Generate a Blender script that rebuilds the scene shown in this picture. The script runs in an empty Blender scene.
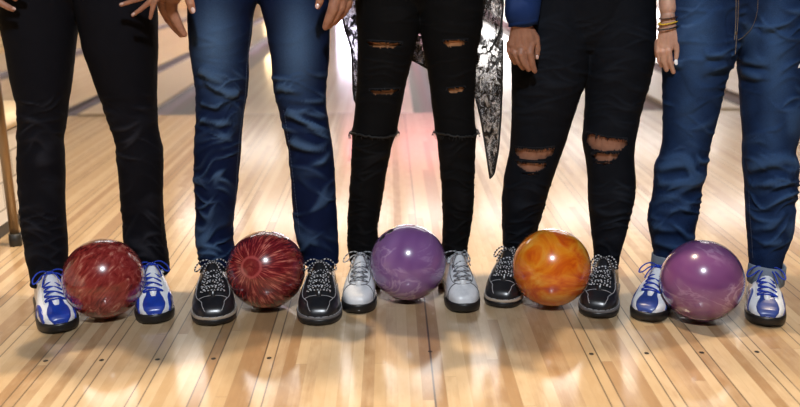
import bpy, bmesh, math, random
import numpy as np
from mathutils import Vector, Matrix, noise as mnoise
PI = math.pi
random.seed(7); np.random.seed(7)
SC = bpy.context.scene
COL = SC.collection

# ------------------------------------------------------------------ camera
FPX = 900.0
PITCH = math.atan(245.5/FPX); YAW = math.atan(10/FPX); ROLL = .008; CH = .9425
f0 = Vector((math.sin(YAW), math.cos(YAW), 0))
FWD = f0*math.cos(PITCH)+Vector((0, 0, -math.sin(PITCH)))
RGT = Vector((math.cos(YAW), -math.sin(YAW), 0))
UPV = RGT.cross(FWD)
RGT, UPV = RGT*math.cos(ROLL)-UPV*math.sin(ROLL), UPV*math.cos(ROLL)+RGT*math.sin(ROLL)
CP = Vector((0, 0, CH))
def ray(x, y): return FWD+RGT*((x-400)/FPX)+UPV*((203.5-y)/FPX)
def at_z(x, y, z=0.0):
    r = ray(x, y); return CP+r*((z-CH)/r.z)
def at_y(x, y, Y):
    r = ray(x, y); return CP+r*(Y/r.y)
def scl(P): return FPX/(Vector(P)-CP).dot(FWD)
cam = bpy.data.cameras.new('camera'); camo = bpy.data.objects.new('camera', cam); COL.objects.link(camo)
camo.matrix_world = Matrix.Translation(CP) @ Matrix((RGT, UPV, -FWD)).transposed().to_4x4()
cam.sensor_width = 36; cam.lens = FPX*36/800; cam.clip_start = .05; cam.clip_end = 200
cam.dof.use_dof = True; cam.dof.focus_distance = 2.42; cam.dof.aperture_fstop = 2.4
SC.camera = camo

# ------------------------------------------------------------------ mesh helpers
class MB:
    def __init__(s): s.v = []; s.f = []; s.m = []; s.attr = {}
    def add(s, vs, fs, m=0):
        o = len(s.v); s.v += [tuple(p) for p in vs]
        s.f += [tuple(i+o for i in f) for f in fs]; s.m += [m]*len(fs); return o
    def box(s, a, b, m=0):
        x0, y0, z0 = a; x1, y1, z1 = b
        s.add([(x0,y0,z0),(x1,y0,z0),(x1,y1,z0),(x0,y1,z0),(x0,y0,z1),(x1,y0,z1),(x1,y1,z1),(x0,y1,z1)],
              [(0,3,2,1),(4,5,6,7),(0,1,5,4),(1,2,6,5),(2,3,7,6),(3,0,4,7)], m)
    def loft(s, rings, m=0, cap=True):
        n = len(rings[0]); vs = [p for r in rings for p in r]; fs = []
        for i in range(len(rings)-1):
            for j in range(n):
                k = (j+1) % n
                fs.append((i*n+j, i*n+k, (i+1)*n+k, (i+1)*n+j))
        if cap:
            fs.append(tuple(range(n))[::-1]); fs.append(tuple((len(rings)-1)*n+j for j in range(n)))
        return s.add(vs, fs, m)
    def tube(s, pts, r, seg=8, m=0, closed=False):
        pts = [Vector(p) for p in pts]; n = len(pts)
        rs = r if isinstance(r, (list, tuple)) else [r]*n
        rings = []; up = None; L = 0; ls = []
        for i, p in enumerate(pts):
            if closed: t = pts[(i+1) % n]-pts[i-1]
            else: t = pts[min(i+1, n-1)]-pts[max(i-1, 0)]
            t = t.normalized() if t.length > 1e-9 else Vector((0, 0, 1))
            if up is None:
                up = Vector((0, 0, 1)) if abs(t.z) < .9 else Vector((1, 0, 0))
            a = t.cross(up); a = a.normalized() if a.length > 1e-6 else t.orthogonal().normalized()
            b = a.cross(t); up = b
            rings.append([p+(a*math.cos(2*PI*k/seg)+b*math.sin(2*PI*k/seg))*rs[i] for k in range(seg)])
            if i: L += (p-pts[i-1]).length
            ls.append(L)
        if closed: rings.append(rings[0])
        o = s.loft(rings, m, cap=not closed)
        for i in range(len(rings)):
            for k in range(seg): s.attr[o+i*seg+k] = ls[min(i, n-1)]
    def capsule(s, p1, r1, p2, r2, seg=16, m=0, flat=None):
        p1 = Vector(p1); p2 = Vector(p2); d = p2-p1
        t = d.normalized() if d.length > 1e-7 else Vector((0, 0, 1))
        a = t.orthogonal().normalized(); b = t.cross(a)
        rings = []; H = 5
        for i in range(H+1):
            th = PI/2*(i+.15)/(H+.15)
            rings.append([p1-t*(r1*math.cos(th))+(a*math.cos(2*PI*k/seg)+b*math.sin(2*PI*k/seg))*r1*math.sin(th) for k in range(seg)])
        for i in range(H, -1, -1):
            th = PI/2*(i+.15)/(H+.15)
            rings.append([p2+t*(r2*math.cos(th))+(a*math.cos(2*PI*k/seg)+b*math.sin(2*PI*k/seg))*r2*math.sin(th) for k in range(seg)])
        s.loft(rings, m)
    def ellipsoid(s, c, r, m=0, seg=20, R=None):
        c = Vector(c); rings = []; n = 12
        for i in range(n+1):
            th = PI*(i+.02)/(n+.04)
            ring = []
            for k in range(seg):
                p = Vector((r[0]*math.sin(th)*math.cos(2*PI*k/seg), r[1]*math.sin(th)*math.sin(2*PI*k/seg), -r[2]*math.cos(th)))
                if R: p = R @ p
                ring.append(c+p)
            rings.append(ring)
        s.loft(rings, m)
    def mesh(s, name, smooth=True):
        me = bpy.data.meshes.new(name); me.from_pydata(s.v, [], s.f)
        if s.m and max(s.m) > 0: me.polygons.foreach_set('material_index', s.m)
        if smooth: me.polygons.foreach_set('use_smooth', [True]*len(me.polygons))
        if s.attr:
            at = me.attributes.new('len', 'FLOAT', 'POINT')
            at.data.foreach_set('value', [s.attr.get(i, 0.0) for i in range(len(s.v))])
        me.update(); return me
    def build(s, name, mats, parent=None, smooth=True):
        return link(name, s.mesh(name, smooth), mats, parent)
def link(name, me, mats, parent=None):
    o = bpy.data.objects.new(name, me); COL.objects.link(o)
    for m in (mats if isinstance(mats, (list, tuple)) else [mats]): me.materials.append(m)
    if parent: o.parent = parent
    return o
def empty(name, loc=(0, 0, 0)):
    o = bpy.data.objects.new(name, None); COL.objects.link(o); o.location = loc; o.empty_display_size = .05; return o
def tag(o, label, cat, group=None):
    o['label'] = label; o['category'] = cat
    if group: o['group'] = group
    return o
def struct(o): o['kind'] = 'structure'; return o
def catmull(pts, n=6, closed=False):
    P = [Vector(p) for p in pts]; out = []; N = len(P)
    rng = N if closed else N-1
    for i in range(rng):
        if closed: a, b, c, d = P[i-1], P[i], P[(i+1) % N], P[(i+2) % N]
        else: a, b, c, d = P[max(i-1, 0)], P[i], P[i+1], P[min(i+2, N-1)]
        for k in range(n):
            t = k/n
            out.append(.5*((2*b)+(c-a)*t+(2*a-5*b+4*c-d)*t*t+(3*b-a-3*c+d)*t**3))
    if not closed: out.append(P[-1])
    return out
def remeshed(mb, voxel, smooth=3, fac=.5):
    """union of the closed shapes in mb as one clean skin"""
    me = mb.mesh('tmp'); o = bpy.data.objects.new('tmp', me); COL.objects.link(o)
    md = o.modifiers.new('r', 'REMESH'); md.mode = 'VOXEL'; md.voxel_size = voxel; md.use_smooth_shade = True
    if smooth:
        sm = o.modifiers.new('s', 'SMOOTH'); sm.factor = fac; sm.iterations = smooth
    dg = bpy.context.evaluated_depsgraph_get(); ev = o.evaluated_get(dg)
    out = bpy.data.meshes.new_from_object(ev, depsgraph=dg)
    bpy.data.objects.remove(o); bpy.data.meshes.remove(me)
    out.materials.clear()
    out.polygons.foreach_set('use_smooth', [True]*len(out.polygons))
    return out
def vco(me):
    a = np.empty(len(me.vertices)*3, np.float32); me.vertices.foreach_get('co', a); return a.reshape(-1, 3).astype(np.float64)
def vno(me):
    a = np.empty(len(me.vertices)*3, np.float32); me.vertex_normals.foreach_get('vector', a); return a.reshape(-1, 3).astype(np.float64)
def setco(me, a): me.vertices.foreach_set('co', a.astype(np.float32).ravel()); me.update()
def project(a):
    d = a-np.array(CP); w = d@np.array(FWD)
    return 400+FPX*(d@np.array(RGT))/w, 203.5-FPX*(d@np.array(UPV))/w
def join_meshes(name, metas):
    """metas: list of (mesh, material index) -> one mesh"""
    mb = MB()
    for me, mi in metas:
        c = vco(me); mb.add([tuple(p) for p in c], [tuple(p.vertices) for p in me.polygons], mi)
    return mb.mesh(name)
def smn(a, scale, seed=0.0):
    """cheap smooth pseudo-noise on an array of points"""
    rs = np.random.RandomState(int(seed*10)+3); out = np.zeros(len(a))
    for k in range(7):
        d = rs.normal(size=3); d /= np.linalg.norm(d)
        out += np.sin((a@d)*(2*PI/scale)*rs.uniform(.6, 1.6)+rs.uniform(0, 6.28))
    return out/7

# ------------------------------------------------------------------ materials
def mat(name, col=(.5, .5, .5), rough=.5, metal=0, spec=.5, coat=0, coat_r=.05, sheen=0):
    m = bpy.data.materials.new(name); m.use_nodes = True
    b = m.node_tree.nodes['Principled BSDF']
    b.inputs['Base Color'].default_value = (*col, 1); b.inputs['Roughness'].default_value = rough
    b.inputs['Metallic'].default_value = metal; b.inputs['Specular IOR Level'].default_value = spec
    b.inputs['Coat Weight'].default_value = coat; b.inputs['Coat Roughness'].default_value = coat_r
    b.inputs['Sheen Weight'].default_value = sheen
    return m
class N:
    def __init__(s, m): s.t = m.node_tree; s.b = s.t.nodes['Principled BSDF']; s.L = s.t.links
    def n(s, typ, **kw):
        nd = s.t.nodes.new(typ)
        for k, v in kw.items(): setattr(nd, k, v)
        return nd
    def put(s, sock, v):
        if hasattr(v, 'is_output') or isinstance(v, bpy.types.NodeSocket): s.L.new(v, sock)
        else: sock.default_value = v
    def math(s, op, a, b=0.0, c=None):
        nd = s.n('ShaderNodeMath', operation=op); s.put(nd.inputs[0], a); s.put(nd.inputs[1], b)
        if c is not None: s.put(nd.inputs[2], c)
        return nd.outputs[0]
    def noise(s, vec, scale, detail=3, rough=.5, dist=0.0):
        nd = s.n('ShaderNodeTexNoise'); 
        if vec is not None: s.L.new(vec, nd.inputs['Vector'])
        nd.inputs['Scale'].default_value = scale; nd.inputs['Detail'].default_value = detail
        nd.inputs['Roughness'].default_value = rough; nd.inputs['Distortion'].default_value = dist
        return nd.outputs['Fac']
    def ramp(s, fac, stops, interp='LINEAR'):
        nd = s.n('ShaderNodeValToRGB'); cr = nd.color_ramp; cr.interpolation = interp
        while len(cr.elements) < len(stops): cr.elements.new(.5)
        for e, (p, c) in zip(cr.elements, stops): e.position = p; e.color = (*c, 1)
        s.L.new(fac, nd.inputs[0]); return nd.outputs[0]
    def mix(s, fac, a, b, typ='MIX'):
        nd = s.n('ShaderNodeMix', data_type='RGBA', blend_type=typ)
        s.put(nd.inputs[0], fac)
        s.put(nd.inputs[6], a if not isinstance(a, tuple) else (*a, 1)); s.put(nd.inputs[7], b if not isinstance(b, tuple) else (*b, 1))
        return nd.outputs[2]
    def maprange(s, v, a, b, c=0.0, d=1.0):
        nd = s.n('ShaderNodeMapRange'); s.put(nd.inputs[0], v)
        for i, x in enumerate((a, b, c, d)): nd.inputs[i+1].default_value = x
        return nd.outputs[0]
    def bump(s, h, strength=.3, dist=.001):
        nd = s.n('ShaderNodeBump'); nd.inputs['Strength'].default_value = strength; nd.inputs['Distance'].default_value = dist
        s.L.new(h, nd.inputs['Height']); s.L.new(nd.outputs[0], s.b.inputs['Normal'])
    def color(s, c): s.L.new(c, s.b.inputs['Base Color'])
    def pos(s): return s.n('ShaderNodeNewGeometry').outputs['Position']
    def objc(s): return s.n('ShaderNodeTexCoord').outputs['Object']
    def mapping(s, v, scale=(1, 1, 1), rot=(0, 0, 0), loc=(0, 0, 0)):
        nd = s.n('ShaderNodeMapping'); s.L.new(v, nd.inputs[0])
        nd.inputs['Scale'].default_value = scale; nd.inputs['Rotation'].default_value = rot; nd.inputs['Location'].default_value = loc
        return nd.outputs[0]

BW = .02725; JX = .0945
def wood_mat(name, seams, stops, coat=.9, coat_r=.13, seglen=1.5):
    m = mat(name, rough=.38, coat=coat, coat_r=coat_r); q = N(m)
    sp = q.n('ShaderNodeSeparateXYZ'); q.L.new(q.pos(), sp.inputs[0]); X, Y = sp.outputs[0], sp.outputs[1]
    u = q.math('DIVIDE', q.math('SUBTRACT', X, JX), BW)
    i = q.math('FLOOR', u)
    w1 = q.n('ShaderNodeTexWhiteNoise', noise_dimensions='1D'); q.L.new(i, w1.inputs['W'])
    yy = q.math('DIVIDE', q.math('ADD', Y, q.math('MULTIPLY', w1.outputs[0], 7.3)), seglen)
    j = q.math('FLOOR', yy)
    cv = q.n('ShaderNodeCombineXYZ'); q.L.new(i, cv.inputs[0]); q.L.new(j, cv.inputs[1])
    w2 = q.n('ShaderNodeTexWhiteNoise', noise_dimensions='2D'); q.L.new(cv.outputs[0], w2.inputs['Vector'])
    gv = q.mapping(q.pos(), scale=(160, 5, 1))
    av = q.n('ShaderNodeVectorMath', operation='ADD'); q.L.new(gv, av.inputs[0])
    cv2 = q.n('ShaderNodeCombineXYZ'); q.L.new(q.math('MULTIPLY', w2.outputs[0], 40), cv2.inputs[1]); q.L.new(q.math('MULTIPLY', i, 3.7), cv2.inputs[2])
    q.L.new(cv2.outputs[0], av.inputs[1])
    g = q.noise(av.outputs[0], 1.0, 4, .6, .6)
    bl = q.noise(q.mapping(q.pos(), scale=(40, 14, 1)), 1.0, 3, .55)
    fac = q.math('ADD', q.math('MULTIPLY', w2.outputs[0], .74), q.math('MULTIPLY', g, .16))
    fac = q.math('ADD', fac, q.math('MULTIPLY', q.math('SUBTRACT', bl, .5), .30))
    c = q.ramp(fac, stops)
    # fine joints between boards
    fr = q.math('FRACT', u); e = q.math('MINIMUM', fr, q.math('SUBTRACT', 1, fr))
    fine = q.maprange(e, .0, .035, .14, 0.0)
    ends = q.math('FRACT', yy); ee = q.math('MINIMUM', ends, q.math('SUBTRACT', 1, ends))
    fine = q.math('MAXIMUM', fine, q.maprange(ee, 0, .0012, .35, 0))
    if seams:
        au = q.math('ABSOLUTE', u)
        k = q.math('MODULO', au, 5.0)                                    # dark joints either side of every dotted board
        d1 = q.math('ABSOLUTE', q.math('SUBTRACT', k, 4.0)); d2 = q.math('MINIMUM', k, q.math('SUBTRACT', 5.0, k))
        d = q.math('MINIMUM', d1, d2)
        on = q.math('GREATER_THAN', au, 13.5)
        se = q.math('MULTIPLY', q.maprange(d, .03, .085, .82, 0), on)
        jo = q.maprange(au, .06, .11, .9, 0)
        fine = q.math('MAXIMUM', fine, q.math('MAXIMUM', se, jo))
    c = q.mix(fine, c, (.045, .028, .018))
    q.color(c)
    return m
WOOD = [(0.0, (.55, .405, .245)), (.25, (.46, .31, .165)), (.5, (.57, .425, .265)), (.75, (.335, .20, .097)), (1.0, (.455, .295, .152))]
M = {}
M['approach'] = wood_mat('maple_boards', True, WOOD)
M['lane'] = wood_mat('lane_boards', False, [(0, (.78, .60, .42)), (.5, (.70, .52, .35)), (1, (.62, .43, .27))], coat=1, coat_r=.12, seglen=4)
M['dot'] = mat('inlaid_dark_dot', (.012, .008, .006), .5)
M['foul'] = mat('foul_line_black', (.05, .04, .035), .4)
M['gutter'] = mat('gutter_grey', (.075, .045, .028), .45)
M['cap'] = mat('divider_beige', (.62, .50, .38), .35, coat=.3)
M['white_wall'] = mat('wall_white', (.40, .38, .36), .8)
M['ceil'] = mat('ceiling_dark', (.16, .15, .14), .9)
M['brass'] = mat('brass_metal', (.30, .22, .14), .36, metal=1)
M['rubber'] = mat('black_rubber', (.012, .011, .010), .5)
M['cream'] = mat('cream_plastic', (.72, .60, .42), .4)
M['housing'] = mat('lamp_housing', (.05, .05, .05), .5)
def emis(name, col, s):
    m = bpy.data.materials.new(name); m.use_nodes = True; t = m.node_tree; t.nodes.clear()
    e = t.nodes.new('ShaderNodeEmission'); e.inputs[0].default_value = (*col, 1); e.inputs[1].default_value = s
    o = t.nodes.new('ShaderNodeOutputMaterial'); t.links.new(e.outputs[0], o.inputs[0]); return m
# slatted yellow wall
m = mat('yellow_slats', (.80, .55, .22), .5); q = N(m)
sp = q.n('ShaderNodeSeparateXYZ'); q.L.new(q.pos(), sp.inputs[0])
fr = q.math('FRACT', q.math('DIVIDE', sp.outputs[2], .09))
q.color(q.mix(q.maprange(fr, .82, .9, 0, 1), (.80, .56, .24), (.35, .2, .07))); M['slat'] = m
# white tile
m = mat('white_tile', (.78, .74, .68), .25); q = N(m)
sp = q.n('ShaderNodeSeparateXYZ'); q.L.new(q.pos(), sp.inputs[0])
a1 = q.math('FRACT', q.math('DIVIDE', q.math('ADD', sp.outputs[2], .005), .095))
row = q.math('FLOOR', q.math('DIVIDE', q.math('ADD', sp.outputs[2], .005), .095))
b1 = q.math('FRACT', q.math('ADD', q.math('DIVIDE', sp.outputs[1], .20), q.math('MULTIPLY', row, .5)))
gr = q.math('MAXIMUM', q.math('LESS_THAN', a1, .07), q.math('LESS_THAN', b1, .035))
q.color(q.mix(gr, (.80, .76, .70), (.42, .38, .33))); M['tile'] = m

# ------------------------------------------------------------------ the place
FOUL = 5.62; LEND = 24.0
mb = MB()
mb.add([(-4.1, -4, 0), (7.5, -4, 0), (7.5, FOUL, 0), (-4.1, FOUL, 0)], [(0, 1, 2, 3)], 0)
mb.add([(-4.1, -4, -.1), (7.5, -4, -.1), (7.5, FOUL, -.1), (-4.1, FOUL, -.1)], [(3, 2, 1, 0)], 0)
for sgn in (-1, 1):
    for k in range(7):
        cx = JX+sgn*(14.5+5*k)*BW; cy = at_z(400, 356.5).y
        if k > 5: continue
        mb.add([(cx+.0062*math.cos(t*PI/8), cy+.0062*math.sin(t*PI/8), .0006) for t in range(16)], [tuple(range(16))], 1)
mb.add([(JX+.006*math.cos(t*PI/8), at_z(400, 352).y+.004*math.sin(t*PI/8), .0006) for t in range(16)], [tuple(range(16))], 1)
struct(mb.build('floor', [M['approach'], M['dot']], smooth=False))
mb = MB(); mb.box((-4.1, FOUL, -.12), (7.5, FOUL+.012, .0)); struct(mb.build('foul_line', M['foul'], smooth=False))
LANES = [(-3.18, -2.13), (-1.226, -.172), (.375, 1.429), (2.47, 3.52), (4.07, 5.12), (6.1, 7.15)]
for a, b in LANES:
    mb = MB(); mb.box((a, FOUL+.012, -.12), (b, LEND, 0)); struct(mb.build('bowling_lane', M['lane'], smooth=False))
def gutter(a, b):
    mb = MB(); n = 10; rings = []
    for Y in (FOUL+.012, LEND):
        top = [((a+b)/2-(b-a)/2*math.cos(PI*k/n), Y, -.09*math.sin(PI*k/n)-.004) for k in range(n+1)]
        rings.append(top+[(b, Y, -.13), (a, Y, -.13)])
    mb.loft(rings); struct(mb.build('gutter', M['gutter'], smooth=False))
GUT = [(-3.42, -3.18), (-2.13, -1.96), (-1.53, -1.226), (-.172, .05), (.153, .375), (1.429, 1.80), (2.24, 2.47), (3.52, 3.75), (3.85, 4.07), (5.12, 5.4), (5.85, 6.1), (7.15, 7.4)]
for g in GUT: gutter(*g)
for a, b, h in ((-4.1, -3.42, .0), (-1.96, -1.53, .012), (.05, .153, 0), (1.80, 2.24, .012), (3.75, 3.85, 0), (5.4, 5.85, .012), (7.4, 7.5, 0)):
    mb = MB(); mb.box((a, FOUL+.012, -.12), (b, LEND, h)); struct(mb.build('lane_divider', M['cap'], smooth=False))
def wall(name, a, b, m):
    mb = MB(); mb.box(a, b); struct(mb.build(name, m, smooth=False))
wall('wall_left', (-4.2, -4, -.15), (-4.1, 26, 3.3), M['slat'])
wall('wall_right', (7.5, -4, -.15), (7.6, 26, 3.3), M['white_wall'])
wall('wall_back', (-4.1, -4.1, -.15), (7.5, -4, 3.3), M['white_wall'])
wall('wall_front', (-4.1, 26, -.15), (7.5, 26.1, 3.3), M['white_wall'])
wall('ceiling', (-4.2, -4.1, 3.3), (7.6, 26.1, 3.4), M['ceil'])
# backlit panels above the pin decks at the far end
FARC = [(1.0, .72, .38), (.85, .78, 1.0), (1.0, .58, .68), (1.0, .95, .92), (1.0, .92, .9), (1, .9, .9)]
FARS = [7, 11, 12, 17, 17, 12]
NAMES = ['warm yellow', 'bluish white', 'pale pink', 'plain white', 'soft white', 'cream white']
for k, (a, b) in enumerate(LANES):
    t = empty('lit_panel', ((a+b)/2, LEND+.3, .62))
    mb = MB(); w = (b-a)/2+.16; mb.box((-w, 0, 0), (w, .06, 1.25)); mb.build('panel_frame', M['housing'], t, smooth=False)
    mb = MB(); mb.box((-w+.04, -.012, .04), (w-.04, .002, 1.21)); mb.build('lit_screen', emis('lit_screen_%d' % k, FARC[k], FARS[k]), t, smooth=False)
    tag(t, NAMES[k]+' backlit panel over the far end of a bowling lane', 'lit panel', 'backlit panels at the far end of the lanes')
# ceiling light panels over the lanes; farthest row and right ends added for brightness
E_FARP = emis('far_panel_light', (1, .96, .93), 9.5)
E_PINK = emis('pink_panel_light', (1, .25, .33), 14)
PX = [-3.0, -1.75, -.5, .75, 2.0, 3.25]
E_PANEL = emis('panel_light', (1, .97, .93), 7.5)
for k, (x, yl) in enumerate([(x, yl) for yl in (8.6, 14.5, 20.0) for x in PX+([4.5, 5.75, 6.9] if yl > 9 else [])]):
    t = empty('ceiling_light', (x, yl, 3.3))
    mb = MB(); mb.box((-.56, -.43, -.05), (.56, .43, 0)); mb.build('frame', M['housing'], t, smooth=False)
    mb = MB(); mb.box((-.53, -.40, -.056), (.53, .40, -.045)); mb.build('diffuser', E_PINK if yl == 20.0 and abs(x-.1) < 1.5 else (E_PANEL if yl < 9 else E_FARP), t, smooth=False)
    rw = {8.6: ('nearest', 'above the start of the lanes'), 14.5: ('middle', 'above the middle of the lanes'), 20.0: ('added farthest', 'above the far end of the lanes')}[yl]
    tag(t, ('pink' if yl == 20.0 and abs(x-.1) < 1.5 else 'white')+' ceiling panel light in the %s row %s' % rw, 'ceiling light', 'ceiling panel lights, %s row' % rw[0])
def spot(name, loc, tgt, watts, size, col, angle=110, blend=.6, label=''):
    t = empty('spotlight', loc)
    d = (Vector(tgt)-Vector(loc)).normalized(); R = d.to_track_quat('-Z', 'Y').to_matrix()
    mb = MB(); sg = 24
    def ring(r, z): return [R @ Vector((r*math.cos(2*PI*k/sg), r*math.sin(2*PI*k/sg), z)) for k in range(sg)]
    s2 = size*.5+.03
    mb.loft([ring(s2*.6, .16), ring(s2, .10), ring(s2, -.03), ring(s2-.015, -.03), ring(s2-.015, .06)]); mb.build('lamp_housing', M['housing'], t)
    mb = MB(); mb.tube([R @ Vector((0, 0, .15)), Vector((0, 0, 3.3-loc[2]))], .012); mb.build('mounting_stem', M['housing'], t)
    li = bpy.data.lights.new(name, 'SPOT'); li.energy = watts; li.shadow_soft_size = size*.5; li.color = col
    li.spot_size = math.radians(angle); li.spot_blend = blend
    lo = bpy.data.objects.new(name, li); COL.objects.link(lo); lo.location = Vector(loc)+d*.05; lo.rotation_euler = d.to_track_quat('-Z', 'Y').to_euler()
    tag(t, label, 'spotlight')
    return t
spot('key_lamp', (.05, -.35, 3.05), (0, 2.4, .3), 400, .20, (.88, .94, 1.0), 75, .5, 'round ceiling spotlight above the photographer shining on the five people')
spot('warm_lamp_a', (-1.2, 2.66, 3.05), (-1.15, 2.4, 0), 250, .06, (1, .80, .57), 120, .5, 'warm ceiling spotlight above the leftmost person')
spot('warm_lamp_b', (-.1, 2.66, 3.05), (-.1, 2.4, 0), 290, .06, (1, .80, .57), 120, .5, 'warm ceiling spotlight above the person with the white shoes')
spot('warm_lamp_c', (1.6, 2.66, 3.05), (1.55, 2.4, 0), 235, .06, (1, .80, .57), 120, .5, 'warm ceiling spotlight above the rightmost person')
R_RAIL = .0160
# low tiled bench and handrail at the left edge
t = tag(empty('bench', (-1.75, 2.4, 0)), 'low white tiled bench with cream seat at the far left edge', 'bench')
mb = MB(); mb.box((-.38, -1.1, .045), (.38, 1.14, .355)); mb.build('tiled_base', M['tile'], t, smooth=False)
mb = MB(); mb.box((-.40, -1.1, 0), (.375, 1.12, .045)); mb.build('plinth', mat('dark_plinth', (.07, .06, .05), .6), t, smooth=False)
mb = MB(); rings = []
for Y in np.linspace(-1.1, 1.15, 8):
    rings.append([(x, Y, .355+z) for x, z in ((-.38, 0), (.37, 0), (.395, .012), (.40, .03), (.39, .05), (.36, .058), (-.38, .058))])
mb.loft(rings); mb.build('seat_pad', M['cream'], t)
t = tag(empty('handrail', (-1.288, 2.965, 0)), 'brass coloured rail post with black rubber foot beside the tiled bench', 'handrail')
for p in ((0, 0), (-.02, -1.6)):
    mb = MB(); mb.tube([(p[0], p[1], .03), (p[0], p[1], 1.0)], R_RAIL, 14); mb.build('post', M['brass'], t)
mb = MB(); mb.tube(catmull([(0, 0, .99), (0, -.02, 1.02), (0, -.1, 1.03), (-.01, -.8, 1.03), (-.02, -1.5, 1.03), (-.02, -1.58, 1.02), (-.02, -1.6, .99)]), R_RAIL, 12); mb.build('top_rail', M['brass'], t)
for p in ((0, 0), (-.02, -1.6)):
    mb = MB(); mb.loft([[(p[0]+r*math.cos(k*PI/8), p[1]+r*math.sin(k*PI/8), z) for k in range(16)] for r, z in ((.021, 0), (.0215, .02), (.0205, .042), (.0165, .044))])
    mb.build('rubber_foot', M['rubber'], t)

# ------------------------------------------------------------------ bowling balls
def ball_mat(kind):
    m = mat('ball_'+kind, rough=.24, coat=1.0, coat_r=.10); q = N(m); c = q.objc()
    if kind == 'fleck':                       # dark red with pinkish gold flecks along one direction
        v = q.mapping(q.mapping(c, rot=(.25, .9, .1)), scale=(26, 70, 110))
        w = q.noise(c, 9, 3, .6); 
        n1 = q.noise(v, .55, 4, .62, 1.2); n2 = q.noise(c, 12, 3, .5, 1.0)
        base = q.ramp(n1, [(.34, (.11, .008, .010)), (.47, (.27, .024, .022)), (.58, (.36, .058, .050)), (.70, (.62, .27, .20))])
        q.color(q.mix(q.maprange(n2, .40, .65, 0, .55), base, (.20, .018, .018)))
    if kind == 'burst':                       # dark red with streaks fanning from one spot
        p = Vector((-.24, -.885, .394)).normalized()
        e = p.orthogonal().normalized(); g = p.cross(e)
        def dot(vec):
            nd = q.n('ShaderNodeVectorMath', operation='DOT_PRODUCT'); q.L.new(c, nd.inputs[0]); nd.inputs[1].default_value = vec; return nd.outputs['Value']
        ln = q.n('ShaderNodeVectorMath', operation='LENGTH'); q.L.new(c, ln.inputs[0])
        CRING = (.46, .085, .085)
        ang = q.math('ARCTAN2', dot(g), dot(e)); pol = q.math('ARCCOSINE', q.math('DIVIDE', dot(p), ln.outputs['Value']))
        cx = q.n('ShaderNodeCombineXYZ')
        q.L.new(q.math('MULTIPLY', q.math('COSINE', ang), 3.4), cx.inputs[0]); q.L.new(q.math('MULTIPLY', q.math('SINE', ang), 3.4), cx.inputs[1]); q.L.new(q.math('MULTIPLY', pol, .75), cx.inputs[2])
        n1 = q.noise(cx.outputs[0], 3.4, 4, .6, .35)
        n2 = q.noise(c, 22, 3, .6, .8)
        low = q.maprange(pol, .9, 1.7, 0, 1)
        rad = q.ramp(n1, [(.40, (.11, .007, .012)), (.52, (.21, .014, .020)), (.59, (.42, .075, .065)), (.68, (.62, .22, .17))])
        fl = q.ramp(n2, [(.38, (.10, .009, .010)), (.55, (.22, .035, .02)), (.7, (.46, .23, .11))])
        colr = q.mix(q.math('MULTIPLY', low, .7), rad, fl)
        ringm = q.math('MULTIPLY', q.maprange(q.math('ABSOLUTE', q.math('SUBTRACT', q.math('ADD', pol, q.math('MULTIPLY', q.math('SUBTRACT', n2, .5), .10)), .25)), .015, .05, 1, 0), .75)
        core0 = q.maprange(pol, .24, .34, .9, 0)
        colr = q.mix(core0, colr, (.20, .014, .018))
        colr = q.mix(ringm, colr, CRING)
        core = q.maprange(pol, .08, .16, .8, 0)
        colr = q.mix(core, colr, q.ramp(q.noise(c, 60, 3, .6, 2), [(.4, (.14, .012, .014)), (.65, (.34, .06, .05))]))
        q.color(colr)
    if kind in ('violet', 'plum'):
        off = (0, 0, 0) if kind == 'violet' else (.31, .7, .2)
        v = q.mapping(c, scale=(1, 1, 1.5), rot=(.2, -.65 if kind == 'violet' else .4, .3), loc=off)
        n1 = q.noise(v, 7, 4, .55, 2.2); n2 = q.noise(v, 3.2, 2, .5, 1.5)
        ridge = q.maprange(q.math('ABSOLUTE', q.math('SUBTRACT', n1, .52)), .0, .055, 1, 0)
        if kind == 'violet':
            a, b, l = (.185, .072, .25), (.30, .155, .38), (.60, .44, .66)
        else:
            a, b, l = (.18, .055, .185), (.26, .105, .255), (.52, .34, .52)
        base = q.ramp(n2, [(.35, a), (.65, b)])
        msk = q.math('MULTIPLY', ridge, q.maprange(n2, .46, .62, 0, .75))
        q.color(q.mix(msk, base, l))
    if kind == 'orange':
        v = q.mapping(c, scale=(1, 1, 1.3), rot=(.3, .5, 0), loc=(.13, .4, .9))
        n1 = q.noise(v, 6.5, 4, .55, 3.0); n2 = q.noise(v, 3.0, 2, .5, 1.2)
        base = q.ramp(n1, [(.30, (.52, .05, .008)), (.44, (.72, .13, .006)), (.56, (.82, .26, .012)), (.70, (.86, .42, .06))])
        q.color(q.mix(q.maprange(n2, .5, .68, 0, .5), base, (.60, .06, .010)))
    return m
BR = .1085
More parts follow.
